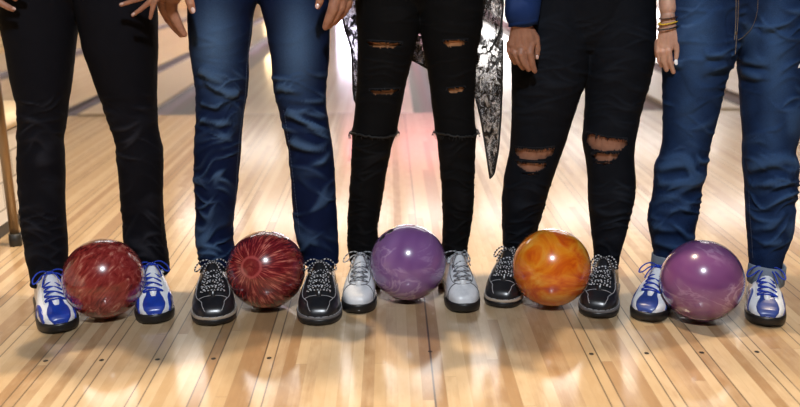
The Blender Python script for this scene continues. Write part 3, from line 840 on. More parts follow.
    for s_ in (-1, 1):
        body.ellipsoid((X0+s_*hr*.72, Y0+.005, H-.125), (.010, .018, .030))
    for d_, a_, t_ in zip(HD, allinfo, T):
        P = a_[-1][0]; body.capsule((P.x, P.y, P.z+.05), .036, (P.x, P.y, .085), .034)
        body.capsule((P.x, P.y, .085), .030, (t_.x-d_.x*.09, t_.y-d_.y*.09, .042), .020)
    arms = []
    for hd in hands:
        s_ = hd['side']; SH = Vector((X0+s_*sw, Y0, zs-.05)); W_ = hd['wrist']
        mid = (SH+W_)*.5; eo = hd.get('eo', (.0, .03)); EL = hd.get('elbow') or Vector((mid.x+s_*eo[0], mid.y+eo[1], mid.z))
        body.capsule(SH, .040, EL, .034); arms.append((hd, SH, EL, W_))
        body.capsule(EL, .034, W_+(EL-W_).normalized()*.06, hd.get('wr', .026)*.98)
    bme = remeshed(body, .007, 4, .5)
    parts = [(bme, 0)]
    for hd, SH, EL, W_ in arms:
        hb = MB(); r_ = hd.get('wr', .026)
        U = (EL-W_).normalized()
        hb.capsule(W_+U*.10, r_*1.12, W_+U*.02, r_, seg=20)
        for a, ra, b, rb in hd['caps']: hb.capsule(a, ra, b, rb)
        parts.append((remeshed(hb, .0019, 2, .45), 0))
    bj = join_meshes('person', parts)
    mbx = MB()
    for hd, *_ in arms:
        for c, nrm, up_, sz in hd.get('nails', ()):
            z_ = Vector(nrm).normalized(); y_ = (Vector(up_)-z_*Vector(up_).dot(z_)).normalized(); x_ = y_.cross(z_)
            Rm = Matrix((x_, y_, z_)).transposed(); mbx.ellipsoid(c, (sz[0], sz[1], .0016), 1, 14, Rm)
    for s_ in (-1, 1):
        e = Vector((X0+s_*.031, Y0-hr*.78, H-.105)); mbx.ellipsoid(e, (.014, .012, .008), 2); mbx.ellipsoid(e+Vector((0, -.009, 0)), (.006, .005, .006), 3)
    mbx.ellipsoid((X0, Y0-.03-hr*.58, H-.172), (.024, .010, .008), 4)
    mbx.v = mbx.v; extra = mbx.mesh('x')
    mi = list(mbx.m); full = MB()
    c = vco(bj); full.add([tuple(p) for p in c], [tuple(p.vertices) for p in bj.polygons], 0)
    o_ = len(full.v); full.v += mbx.v; full.f += [tuple(i+o_ for i in f) for f in mbx.f]; full.m += mi
    root = full.build('person', [SK[key], NAIL[key], EYEW, EYED, LIP])
    tag(root, label, 'person')
    tr = link('trousers', me, CL[key], root)
    if top.get('trouser_label'): tr['label'] = top['trouser_label']
    sd = tr.modifiers.new('thick', 'SOLIDIFY'); sd.thickness = .0016; sd.offset = -1
    # hair
    hb = MB(); hb.ellipsoid((X0, Y0+.012, H-.090), (hr*.80, hr*.95, hr*1.02)); 
    if top.get('long_hair'): hb.capsule((X0, Y0+.055, H-.10), .065, (X0, Y0+.075, H-.42), .06); [hb.capsule((X0+s_*.07, Y0+.02, H-.10), .035, (X0+s_*.085, Y0+.03, H-.36), .03) for s_ in (-1, 1)]
    hm = remeshed(hb, .006, 3); bm = bmesh.new(); bm.from_mesh(hm)
    kill = [f for f in bm.faces if f.calc_center_median().y < Y0-hr*.25 and f.calc_center_median().z < H-.055 and abs(f.calc_center_median().x-X0) < hr*.9]
    bmesh.ops.delete(bm, geom=kill, context='FACES'); bm.to_mesh(hm); bm.free()
    link('hair', hm, simple('hair_'+key, top.get('hair', (.02, .012, .008)), .6), root)
    # upper garment with sleeves
    sb = MB()
    lowz = top.get('hem_z', zc-.02)
    wst = (max(p.x for p in rg[-1])-min(p.x for p in rg[-1]))/2+.012
    sb.loft([[Vector((X0+w*math.cos(2*PI*k/32), Y0+d*math.sin(2*PI*k/32), z)) for k in range(32)] for z, w, d in
             ((lowz, wst+.004, hips[-1][3]+.016), (lowz+.06, wst, hips[-1][3]+.014), (zs-.30, .9*sw, .125), (zs-.12, sw*.95, .128), (zs-.03, sw*.8, .095), (zs+.02, sw*.35, .07))])
    for hd, SH, EL, W_ in arms:
        sb.capsule(SH, .058, EL, .050)
        if hd.get('sleeve', 1) > 0: sb.capsule(EL, .050, EL+(W_-EL)*hd['sleeve'], .046)
    gm = remeshed(sb, .009, 5); c = vco(gm); n_ = vno(gm); setco(gm, c+n_*(smn(c, .12, 4)*.004+smn(c, .05, 5)*.002)[:, None])
    link(top.get('name', 'shirt'), gm, cloth('top_'+key, top.get('col', (.1, .1, .1)), tuple(x*1.5 for x in top.get('col', (.1, .1, .1)))), root)
    shoes = []
    for i in range(2):
        shoes.append(make_shoe(shoe, T[i], HD[i], shoe_L, shoe_W, root, -1 if i == 0 else 1, toe_labels[i], loops[i]))
    return dict(root=root, trousers=tr, A=A, yH=yH, rg=rg, info=allinfo, dense=dense, shoes=shoes, HD=HD, T=T)

def pt(x, y, Y): return at_y(x, y, Y)
def hand_from_px(side, wrist, Yw, palm, fingers, Yoff=0, nails=(), sleeve=1, wr=.026, slim=False, elbow=None):
    """wrist (x,y); palm: list of (x,y,r_px,dY); fingers: list of joint lists (x,y,r_px,dY)"""
    W_ = pt(wrist[0], wrist[1], Yw); caps = []
    k = 1/scl(W_)
    P = [(pt(x, y, Yw+dY), r*k) for x, y, r, dY in palm]
    for a, ra in P: caps.append((W_, wr*.80, a, ra))
    for i in range(len(P)-1): caps.append((P[i][0], P[i][1], P[i+1][0], P[i+1][1]))
    for f in fingers:
        J = [(pt(x, y, Yw+dY), r*k*.90) for x, y, r, dY in f]
        for i in range(len(J)-1): caps.append((J[i][0], J[i][1], J[i+1][0], J[i+1][1]))
    nl = []
    for x, y, dY, dx, dy, sx, sy in nails:
        c = pt(x, y, Yw+dY); up_ = RGT*dx-UPV*dy; nl.append((c, -FWD, up_, (sx*k, sy*k)))
    return dict(side=side, wrist=W_, caps=caps, nails=nl, sleeve=sleeve, wr=wr, slim=slim, elbow=elbow)

def generic_hand(side, wrist, d, sleeve=1.0, wr=.025):
    W_ = Vector(wrist); d = Vector(d).normalized(); a = d.cross(Vector((0, 1, 0))).normalized(); caps = []
    kn = [W_+d*.085+a*(.030-.020*i) for i in range(4)]
    for p in kn: caps.append((W_, .020, p, .011))
    b = Vector((0, -1, 0))
    for i, p in enumerate(kn):
        l = (.070, .078, .072, .056)[i]; m_ = p+d*l*.5+b*.004; caps += [(p, .0095, m_, .0085), (m_, .0085, m_+(d*.8+b*.5).normalized()*l*.5, .007)]
    th = W_+d*.03+a*.034; caps += [(W_, .018, th, .012), (th, .011, th+(d*.8+a*.4).normalized()*.035, .0095), (th+(d*.8+a*.4).normalized()*.035, .0095, th+(d*.9+a*.35).normalized()*.062, .008)]
    return dict(side=side, wrist=W_, caps=caps, nails=[], sleeve=sleeve, wr=wr)

# ------------------------------------------------------------------ the five people
# 1: black trousers, blue and white shoes
L1 = [(-30, 1, 83), (0, 1, 80), (20, 2, 77), (50, 7.5, 74), (80, 12.5, 71), (100, 17, 68.5), (115, 18, 66), (126, 18, 65), (131, 16.5, 64), (140, 18, 62), (150, 17.5, 63.5), (170, 18, 64), (200, 20, 63.8), (225, 22.5, 65.5), (245, 25, 67), (262, 28.5, 67), (274, 31, 66), (283, 32, 65)]
R1 = [(-30, 74, 156), (0, 75, 156), (20, 79, 157), (50, 84.5, 157), (80, 95, 156.5), (100, 102, 156), (130, 112, 158), (140, 115, 160), (150, 117, 163), (170, 119, 163), (200, 121, 162.5), (225, 123, 164), (250, 126, 167), (264, 129, 169), (273, 131, 169)]
h1r = hand_from_px(-1, (-14, -26), 2.27, [(-6, -6, 5, 0), (0, -10, 5, -.01), (6, -14, 5, -.01)],
    [[(-6, -4, 4.2, 0), (0, 2.5, 3.9, -.012), (8, 7, 3.4, -.012), (12.7, 9.2, 3.0, -.008)], [(2, -8, 4, -.01), (10, -5, 3.6, -.016), (15.5, -1, 2.8, -.010)], [(8, -12, 4, -.01), (17, -11, 3.4, -.012), (23, -8, 2.8, -.008)], [(-10, -2, 4, .01), (-6, 6, 3.4, .0), (-3, 10, 2.8, 0)]],
    nails=[(14.0, 8.6, -.016, .8, .5, 1.6, 2.2)])
h1l = hand_from_px(1, (172, -24), 2.27, [(157, -6, 5.5, -.01), (160, -10, 5.5, -.01), (152, -12, 5, -.012)],
    [[(152, -8, 4, -.012), (143, -2.5, 3.2, -.014), (131, 1.5, 2.7, -.012), (121, 4.8, 2.3, -.008)], [(156, -6, 4, -.012), (150, 1.5, 3.1, -.016), (141, 9.2, 2.7, -.014), (132.8, 15, 2.2, -.008)], [(159, -4, 3.8, -.01), (154.5, 2, 3.0, -.014), (152, 10.5, 2.6, -.012), (150.3, 18, 2.1, -.008)], [(150, -12, 4, -.012), (140, -10, 3.2, -.014), (130, -7, 2.7, -.01)]],
    nails=[(121.5, 4.0, -.016, -1, .35, 1.5, 2.2), (133.2, 14.2, -.015, -.7, .7, 1.4, 2.2)], sleeve=.78)
h1l['eo'] = (-.03, -.07)
Pn1 = person('p1', 'person in black trousers at the left end wearing blue and white shoes', (L1, R1), (78, 17), [(62.5, 334), (155.5, 325)], [(46.5, 278), (152, 268)], 'blue',
    [(.800, 1, 157, .125), (.87, 0, 157, .13), (.95, 3, 153, .125), (1.04, 8, 148, .115)], 1.78, False,
    [(92, 170, 7, 14, .5), (165, 215, 4, 18, .4), (205, 280, 8.0, 13, .45)], hands=(h1r, h1l), top=dict(col=(.15, .15, .16), name='shirt', shoulder=.150, hem_z=.99), shoe_L=.275, shoe_W=.098,
    toe_labels=('blue and white bowling shoe left of the flecked red ball', 'blue and white bowling shoe right of the flecked red ball'))
# 2: blue jeans, black shoes
L2 = [(-30, 187, 262), (0, 188, 258), (15, 188, 253), (30, 188.5, 252), (50, 190, 249.5), (60, 191.5, 248.6), (80, 195, 249), (100, 196, 246.5), (120, 195.5, 243), (135, 195, 242), (150, 194, 241), (175, 194, 238.5), (200, 195, 236.5), (225, 196, 233), (240, 196.5, 233), (254, 198.5, 236), (263, 200, 236)]
R2 = [(-30, 254, 331), (0, 259, 330), (15, 263, 330), (30, 266.5, 330), (60, 271.5, 329), (80, 273, 327), (100, 276, 326), (115, 280, 328), (130, 283.5, 330), (150, 288, 333), (175, 291, 335), (200, 292, 336.5), (230, 295, 338), (250, 300, 338.5), (262, 304, 338)]
h2r = hand_from_px(-1, (172, -32), 2.37, [(166, -4, 9, 0), (172, -3, 9, -.01), (177, -8, 8, -.02)],
    [[(171, -2, 7.5, -.012), (171.5, 11, 6.8, -.014), (178, 24, 5.3, -.012), (184, 34, 3.8, -.008)], [(165, -2, 7, .006), (167, 13, 6.2, .008), (174, 26, 5, .008), (181, 34.5, 3.6, .006)], [(161, -4, 6, .022), (163, 8, 5.5, .024), (168, 19, 4.6, .022), (174, 26, 3.5, .02)],
     [(180, -16, 7, -.05), (188, -4, 5.2, -.085), (190.5, 4, 4.6, -.09), (192.3, 10.5, 3.6, -.088)]],
    nails=[(193.0, 10.2, -.101, .25, 1, 2.0, 3.0)])
h2l = hand_from_px(1, (345, -34), 2.33, [(338, -6, 8, -.01), (346, -8, 8, 0), (332, -12, 7, -.02)],
    [[(336, -4, 7, -.012), (333, 9, 6.2, -.018), (328.5, 20, 5.2, -.014), (325.5, 27, 3.8, -.008)], [(343, -4, 7, 0), (340, 8, 6.2, -.004), (335, 17, 5.2, -.002), (329, 25.5, 4, 0)], [(348, -6, 6.5, .012), (347, 4, 6, .01), (342, 13, 5.2, .012), (334, 22, 4, .014)],
     [(330, -18, 6.5, -.02), (322, -6, 5, -.03), (319.5, 1.5, 4.4, -.03), (317.8, 6.0, 3.5, -.028)]],
    nails=[(317.4, 6.0, -.041, -.25, 1, 2.0, 2.8)])
F2 = [((198, 70), (212, 78), (226, 82), 5, 4), ((203, 80), (220, 94), (240, 96), 5.5, 4), ((199, 102), (210, 108), (222, 108), 4, 3.5), ((242, 88), (225, 104), (205, 112), 3.5, 4), ((197, 118), (215, 126), (240, 122), 4, 4),
      ((284, 112), (305, 120), (331, 139), 5, 4), ((327, 100), (308, 104), (288, 98), 3.5, 4), ((327, 118), (312, 116), (298, 108), 3.5, 3.5), ((275, 86), (292, 92), (306, 92), 3, 3.5), ((288, 140), (305, 152), (328, 150), 4, 4)]
h2r['eo'] = (-.02, .08); h2l['eo'] = (-.02, .05)
Pn2 = person('p2', 'person in faded dark blue jeans with bare hands and black bowling shoes', (L2, R2), (258, 5), [(214, 327), (318.5, 327)], [(213, 260), (321, 258)], 'black',
    [(.835, 188, 330, .12), (.9, 188, 330, .125), (1.05, 194, 324, .115)], 1.86, False,
    [(20, 75, 2.5, 14, .3), (66, 150, 9, 15, .5), (145, 266, 10, 16, .5)], extra_folds=F2, hands=(h2r, h2l), top=dict(fold_fade_light=.62, col=(.10, .13, .18), shoulder=.148, hem_z=1.0), shoe_L=.295, shoe_W=.115,
    thigh_wear_light=((214, 42, 19, 42, .85), (297, 46, 17, 48, .80), (222, 98, 16, 12, .3)), toe_labels=('black bowling shoe left of the burst patterned red ball', 'black bowling shoe right of the burst patterned red ball'))
# 3: torn black jeans, lace wrap, white shoes
L3 = [(-30, 353, 425), (0, 355, 422), (28, 357, 419.5), (50, 357.5, 415), (80, 357, 407), (110, 355, 401), (126, 353, 398), (132, 351, 397), (137, 352.5, 395), (150, 351.5, 391), (175, 350.5, 386), (200, 348.5, 382.5), (228, 347, 377.5), (245, 347, 379), (260, 350, 379)]
R3 = [(-30, 415, 485), (0, 417, 484), (28, 420, 482), (50, 423, 478), (70, 427.5, 476), (90, 430, 474.5), (110, 432, 474.5), (128, 434.5, 475.5), (134, 435, 478), (139, 437, 476), (160, 439.5, 475), (200, 442, 474), (225, 442.5, 471.5), (245, 442, 468), (260, 442.5, 467)]
RIP3 = [[(366, 42.2), (385, 43), (404, 44), (395, 47.2), (380, 48), (370, 45.6)], [(368, 91), (385, 90.5), (401, 89.5), (392, 94), (375, 94.6)],
        [(442, 42), (455, 40.3), (468, 41), (462, 46), (448, 46.8)], [(447, 90), (456, 88), (465.5, 87.3), (462, 91.8), (450, 93.4)]]
Pn3 = person('p3', 'person in torn black jeans and a sheer lace wrap wearing white bowling shoes', (L3, R3), (419.5, 28), [(357, 315), (466, 314)], [(363, 259), (455, 259)], 'white',
    [(.775, 354, 484, .115), (.86, 352, 487, .12), (.93, 354, 485, .115), (1.03, 364, 474, .10)], 1.70, True,
    [(0, 128, 3.0, 12, .2), (137, 262, 6.0, 11, .25)], rips=RIP3, voxel=.0031, hands=(generic_hand(-1, (.02, 2.27, 1.12), (1, -.2, .1)), generic_hand(1, (.16, 2.25, 1.06), (-1, -.2, .1))),
    top=dict(col=(.02, .02, .022), shoulder=.135, long_hair=True, hair=(.05, .025, .012), hem_z=.94, name='knit_top'), shoe_L=.262, shoe_W=.090, loops=((1.0, 1.2), (1.25, .6)),
    toe_labels=('white bowling shoe left of the violet ball', 'white bowling shoe right of the violet ball'))
# 4: torn dark jeans, navy sleeve, black shoes
L4 = [(-40, 516, 592), (-10, 513, 592), (20, 512, 591), (60, 511.5, 589), (84, 512, 585), (100, 512, 578.7), (120, 511.5, 571.5), (140, 510.5, 566), (150, 510, 562.5), (160, 508, 559), (180, 503.5, 552), (200, 502, 546), (225, 502, 538.6), (245, 503, 534), (258, 504, 531)]
R4 = [(-40, 580, 654), (-10, 580, 654.5), (20, 580.5, 655), (60, 583, 654.5), (84, 585.5, 649), (100, 585.5, 643.6), (120, 584.3, 638.8), (140, 582.5, 635), (150, 584, 634), (160, 586, 633.6), (180, 588, 635.4), (200, 588.7, 634), (225, 590.5, 627.5), (245, 593, 622), (268, 595, 617.5)]
RIP4 = [[(514, 148.5), (525, 148.5), (537, 150.5), (545, 149), (555.5, 148), (553, 155), (545, 159), (530, 160.5), (520, 158), (515, 153)], [(514, 160.2), (522, 162.6), (532, 163.4), (547, 163.6), (545, 168), (538, 171.5), (528, 172), (519, 167)], [(520, 173), (530, 174.4), (540, 173.6), (530, 176.2)],
        [(587, 133.5), (596, 135), (608, 138.5), (618, 139), (627, 140), (628, 145), (620, 150), (605, 151.5), (592, 149), (586, 142)], [(590, 155), (598, 153.5), (610, 153.6), (620, 153.6), (617, 158), (610, 161), (598, 160.5)], [(592, 162), (604, 163.4), (615, 162.3), (604, 165)]]
h4 = hand_from_px(-1, (521, 20), 2.345, [(512.5, 44, 5.2, .012), (518.5, 46, 5.8, .002), (526, 46.5, 5.8, -.002), (531.5, 43, 5.2, 0)],
    [[(530, 46, 5, -.004), (529.8, 53, 4.4, -.010), (532.2, 64, 3.7, -.006), (534.8, 71, 2.9, 0)], [(521.5, 48, 5, -.002), (520.8, 54, 4.4, -.010), (523.8, 62.5, 3.7, -.006), (528.6, 69.5, 2.9, .002)], [(514.5, 47, 4.8, .008), (514.6, 53, 4.2, .0), (518.6, 61.5, 3.6, .004), (523, 68, 2.9, .012)],
     [(509.8, 44, 4.4, .02), (509.8, 51, 3.8, .012), (512, 58, 3.2, .016), (515, 62.5, 2.7, .022)], [(530, 30, 5, .0), (536, 38, 4.2, .004), (537.6, 49, 3.5, .006), (536.6, 57, 2.8, .008)]],
    nails=[(537.3, 57, -.003, 0, 1, 1.6, 2.4)], sleeve=.92, wr=.027)
Pn4 = person('p4', 'person in black jeans torn at both knees and a navy sleeve', (L4, R4), (585.2, 84), [(499.5, 309), (595.5, 319.5)], [(512, 257), (606, 266)], 'black',
    [(.645, 512.5, 650, .11), (.70, 512, 655, .12), (.78, 513, 655, .125), (.88, 515, 655, .125), (1.0, 525, 648, .11)], 1.62, True,
    [(10, 135, 3.5, 12, .25), (176, 266, 6.0, 11, .25)], rips=RIP4, voxel=.0031, hands=(h4, generic_hand(1, (.72, 2.60, 1.0), (-1, .2, -.4))),
    top=dict(col=(.008, .022, .085), shoulder=.135, long_hair=True, name='sweatshirt', hem_z=.93), shoe_L=.262, shoe_W=.102, loops=((.8, .6), (.7, .8)),
    toe_labels=('black bowling shoe left of the orange ball', 'black bowling shoe right of the orange ball'))
# 5: blue jeans with turned up cuffs, blue shoes, wrist bands
L5 = [(-10, 661, 742), (30, 662, 739), (58, 662.5, 735), (72, 663, 728), (90, 663.3, 723), (110, 663.3, 718), (140, 663, 710.5), (155, 661, 707.5), (165, 656, 706), (175, 654.5, 704), (185, 654, 702), (200, 651.5, 699.6), (212, 648.5, 697.5), (222, 648, 695), (238, 651, 692), (255, 654, 690), (271, 655, 689)]
R5 = [(-10, 730, 810), (30, 733, 807), (58, 737.5, 803), (80, 740.5, 801.5), (110, 742, 799.5), (140, 744.3, 796), (150, 743.5, 793), (158, 744, 796), (168, 745, 798), (182, 745.5, 797), (200, 746.5, 795), (220, 747, 791.5), (240, 748, 788.5), (262, 750, 781), (281, 751, 779)]
h5r = hand_from_px(-1, (668, 16), 2.308, [(660.5, 44, 4.4, .012), (664.5, 46, 4.8, .002), (670, 46, 5, -.004), (674, 40, 4.4, -.006)],
    [[(669, 46, 4.3, -.004), (668.6, 51, 3.8, -.010), (670, 62, 3.2, -.006), (673.4, 72, 2.5, .002)], [(663.5, 46, 4.1, .004), (663, 52, 3.6, -.003), (663.8, 62, 3.1, 0), (666.5, 70, 2.5, .006)], [(659.3, 44, 3.9, .014), (658.8, 52, 3.4, .006), (659.4, 60, 3, .01), (661.2, 65.5, 2.4, .014)],
     [(657.6, 42, 3.5, .024), (657, 49, 3.1, .02), (657.3, 56, 2.6, .024)], [(672, 27, 4.6, -.002), (676, 38, 4.0, -.008), (677, 50, 3.2, -.010), (676.4, 62, 2.5, -.008)]],
    nails=[(676.2, 62.2, -.0155, 0, 1, 2.0, 3.0)], sleeve=.35, wr=.0215, slim=True, elbow=pt(666, -90, 2.37))
def mir(L): return [[(1475-x, y+3, r, d) for x, y, r, d in f] for f in L]
h5l = hand_from_px(1, (1475-668, 19), 2.300, mir([[(660.5, 44, 4.4, .012), (664.5, 46, 4.8, .002), (670, 46, 5, -.004), (674, 40, 4.4, -.006)]])[0],
    mir([[(669, 46, 4.3, -.004), (668.6, 51, 3.8, -.010), (670, 62, 3.2, -.006), (673.4, 73, 2.5, .002)], [(663.5, 46, 4.1, .004), (663, 52, 3.6, -.003), (663.8, 62, 3.1, 0), (666.5, 70, 2.5, .006)], [(659.3, 44, 3.9, .014), (658.8, 52, 3.4, .006), (659.4, 60, 3, .01), (661.2, 65.5, 2.4, .014)],
     [(657.6, 42, 3.5, .024), (657, 49, 3.1, .02), (657.3, 56, 2.6, .024)], [(672, 27, 4.6, -.002), (676, 38, 4.0, -.008), (677, 50, 3.2, -.010), (676.4, 62, 2.5, -.008)]]),
    nails=[(1475-676.2, 65.2, -.0155, 0, 1, 2.0, 3.0)], sleeve=.35, wr=.0215, slim=True, elbow=pt(1475-666, -90, 2.37))
F5 = [((655, 171), (679, 160), (701, 165), 8, 6), ((657, 186), (676, 178), (697, 181), 4, 5), ((703, 174), (690, 190), (662, 196), 4.5, 6), ((650, 222), (668, 236), (690, 226), 4, 5), ((694, 205), (675, 214), (655, 210), 3.5, 5), ((652, 240), (668, 250), (688, 243), 3.5, 5),
      ((744, 172), (768, 160), (796, 161), 8, 6), ((746, 184), (772, 186), (798, 176), 6, 5.5), ((795, 190), (775, 205), (752, 212), 4.5, 6), ((749, 232), (765, 224), (790, 228), 3.5, 5), ((785, 240), (768, 246), (750, 240), 3, 5), ((788, 210), (775, 222), (764, 236), 3, 4),
      ((703, 55), (718, 54), (733, 57), 4.5, 4), ((741, 60), (754, 62), (772, 65), 4.5, 4), ((741, 72), (752, 76), (762, 80), 3.5, 4), ((730, 64), (718, 70), (700, 74), 3.5, 4), ((760, 30), (778, 24), (800, 22), 3, 4), ((664, 64), (676, 66), (690, 62), 2.5, 4)]
Pn5 = person('p5', 'person in blue jeans with turned up cuffs and wrist bands at right end', (L5, R5), (735.3, 58), [(643.5, 322.5), (767, 328)], [(664, 263), (765, 273)], 'plumblue',
    [(.705, 662.5, 804, .115), (.78, 662, 807, .125), (.86, 662, 808, .13), (1.0, 672, 798, .12)], 1.70, False,
    [(0, 155, 7.0, 22, .5), (150, 258, 12.0, 17, .45)], extra_folds=F5, hands=(h5r, h5l), thigh_wear_light=((698, 36, 18, 52, .62), (776, 58, 15, 62, .58), (688, 112, 13, 36, .36), (772, 128, 12, 36, .34)),
    top=dict(fold_fade_light=.40, col=(.6, .58, .55), shoulder=.145, long_hair=True, hair=(.03, .016, .01), name='shirt', hem_z=.97), shoe_L=.265, shoe_W=.094, back=(.78, .64), loops=((1.0, .8), (1.1, 1.0)),
    toe_labels=('blue and white bowling shoe left of the plum ball', 'blue and white bowling shoe right of the plum ball'))

# ------------------------------------------------------------------ details sewn to the clothes
from mathutils.bvhtree import BVHTree
def bvh_of(o):
    me = o.data; return BVHTree.FromPolygons([v.co.copy() for v in me.vertices], [tuple(p.vertices) for p in me.polygons])
def on_cloth(bv, pts, off=.0008):
    out = []
    for x, y in pts:
        d = ray(x, y).normalized(); h = bv.ray_cast(CP, d)
        if h[0] is not None and (not out or (h[0]-out[-1]).length < .05): out.append(h[0]+h[1]*off)
    return out
def dense_line(pts, n=10):
    return [(p.x, p.y) for p in catmull([Vector((a, b, 0)) for a, b in pts], n)]
BV = {k: bvh_of(P['trousers']) for k, P in zip(('p1', 'p2', 'p3', 'p4', 'p5'), (Pn1, Pn2, Pn3, Pn4, Pn5))}
SEAM = mat('denim_thread', (.16, .13, .10), .8); SEAMB = mat('blue_thread', (.05, .07, .13), .8)
def seam(key, P, lines, m, r=.0008, name='seam', dash=0):
    mb = MB()
    for l in lines:
        q_ = on_cloth(BV[key], dense_line(l, 14))
        if len(q_) < 3: continue
        if dash:
            for i in range(0, len(q_)-1, 1): mb.tube([q_[i]+(q_[i+1]-q_[i])*.1, q_[i]+(q_[i+1]-q_[i])*.75], r, 5)
        else: mb.tube(q_, r, 6)
    if mb.v: mb.build(name, m, P['trousers'])
seam('p2', Pn2, [[(251, 22), (247, 60), (245, 95), (240, 130), (237.5, 160), (235, 200), (231, 228)]], SEAMB, .0009, 'inseam', 1)
seam('p2', Pn2, [[(284, 110), (290, 150), (296, 200), (300, 235)]], SEAMB, .0008, 'inseam', 1)
seam('p5', Pn5, [[(738.5, -6), (738, 15), (736.5, 35), (735, 54)], [(736.2, -6), (735.6, 20), (734.2, 40)]], SEAM, .0011, 'fly_seam')
seam('p5', Pn5, [[(758, -6), (757, 12), (752, 27), (744, 36), (738, 40)]], SEAM, .0009, 'fly_seam', 1)
seam('p5', Pn5, [[(749, 190), (750, 215), (752, 240), (753, 258)]], SEAMB, .0009, 'inseam', 1)
mb = MB()                                                     # small metal rivet on the fly
q_ = on_cloth(BV['p5'], [(735.5, 33)], .001)
if q_: mb.ellipsoid(q_[0], (.004, .002, .004)); mb.build('fly_rivet', M['brass'], Pn5['trousers'])
# turned up cuffs
for inf, ct, name in ((Pn5['info'][0], .052, 'cuff'), (Pn5['info'][1], .052, 'cuff')):
    P, a = inf[-1]; mb = MB(); seg = 48; rings = []
    wob = [1+.03*math.sin(3*2*PI*k/seg+P.x*9) for k in range(seg)]
    for dz, da in ((-.002, .002), (-.004, .006), (0, .0095), (.020, .0105), (ct-.004, .010), (ct, .0075), (ct-.001, .004), (.02, .0035)):
        rings.append([Vector((P.x+(a+da)*wob[k]*math.cos(2*PI*k/seg), P.y+(a*1.1+da)*wob[k]*math.sin(2*PI*k/seg), P.z+dz+.003*math.sin(2*2*PI*k/seg))) for k in range(seg)])
    mb.loft(rings, cap=False); c = mb.build('cuff', CUFF5, Pn5['trousers']); c['label'] = 'paler turned up cuff'
# trouser hems for the others: a soft double edge
for P in (Pn1, Pn2, Pn3, Pn4):
    for inf in P['info']:
        Q, a = inf[-1]; mb = MB(); seg = 40
        mb.tube([Vector((Q.x+(a-.001)*math.cos(2*PI*k/seg), Q.y+(a*1.08-.001)*math.sin(2*PI*k/seg), Q.z+.004+.002*math.sin(3*2*PI*k/seg+Q.x*7))) for k in range(seg)], .0035, 8, closed=True)
        mb.build('hem', P['trousers'].data.materials[0], P['trousers'])
# socks
for P in (Pn1, Pn2, Pn3, Pn4, Pn5):
    for inf in P['info']:
        Q, a = inf[-1]; mb = MB(); r_ = min(.043, a*.85)
        mb.loft([[Vector((Q.x+r_*s_*math.cos(2*PI*k/28), Q.y+dy+r_*s_*1.1*math.sin(2*PI*k/28), z)) for k in range(28)] for z, s_, dy in ((.085, .92, 0), (Q.z, .95, 0), (Q.z+.03, .96, 0))])
        mb.build('sock', SOCK, P['root'])
# loose threads and frayed edges
def frays(key, P, edges, n, ln, m, seed):
    rs = random.Random(seed)
    for e in edges:
        mb = MB(); pts = dense_line(e, 12)
        ed = [v for v in on_cloth(BV[key], [(x, y-2.2) for x, y in pts], .0008) if v.y < P['yH']]
        if len(ed) > 2: mb.tube(ed, .0008, 5)
        for k in range(n):
            x, y = rs.choice(pts); q_ = on_cloth(BV[key], [(x, y-1.0)], .0012)
            if not q_ or q_[0].y > P['yH'] or not ed or min((q_[0]-v).length for v in ed) > .006: continue
            p = min(ed, key=lambda v: (v-q_[0]).length); l = ln*rs.uniform(.5, 1.4); dx = rs.uniform(-.5, .5)*l
            mb.tube(catmull([p, p+Vector((dx*.4, -.002, -l*.5)), p+Vector((dx, -.003+rs.uniform(-.002, .002), -l))], 3), .0006, 4)
        if mb.v: mb.build('frayed_threads', m, P['trousers'])
FRAY = mat('dark_thread', (.012, .013, .018), .9)
frays('p4', Pn4, [[(515, 148), (535, 150), (555, 148)], [(587, 133.5), (608, 138.5), (627, 140)]], 34, .010, FRAY, 1)
frays('p4', Pn4, [[(516, 162), (532, 163.5), (546, 163.5)], [(592, 154), (608, 153.5), (619, 153.5)]], 16, .008, FRAY, 2)
frays('p3', Pn3, [[(367, 42), (385, 43), (403, 44)], [(443, 42), (468, 41)], [(369, 91), (400, 90)], [(447, 90), (465, 88)]], 12, .006, FRAY, 3)
# cut edge of the black jeans below the knees
for inf, rd, sd in ((Pn3['info'][0], Pn3['dense'][0], 4), (Pn3['info'][1], Pn3['dense'][1], 5)):
    k = min(range(len(rd)), key=lambda i: abs(rd[i][0]-133)); Q, a = inf[k]; mb = MB(); seg = 64; rs = random.Random(sd)
    mb.tube([Vector((Q.x+(a+.002+rs.uniform(-.001, .002))*math.cos(2*PI*j/seg), Q.y+(a*1.08+.002)*math.sin(2*PI*j/seg), Q.z+rs.uniform(-.002, .002)+.003*math.sin(2*2*PI*j/seg))) for j in range(seg)], .0028, 6, closed=True)
    for j in range(46):
        t = rs.uniform(0, 2*PI); p = Vector((Q.x+(a+.004)*math.cos(t), Q.y+(a*1.08+.004)*math.sin(t), Q.z)); l = rs.uniform(.005, .014)
        mb.tube([p, p+Vector((math.cos(t)*.003, math.sin(t)*.003, -l*.5)), p+Vector((math.cos(t)*.004+rs.uniform(-.003, .003), math.sin(t)*.004, -l))], .0006, 4)
    mb.build('frayed_edge', simple('black_trim', (.006, .006, .006), .7), Pn3['trousers'])
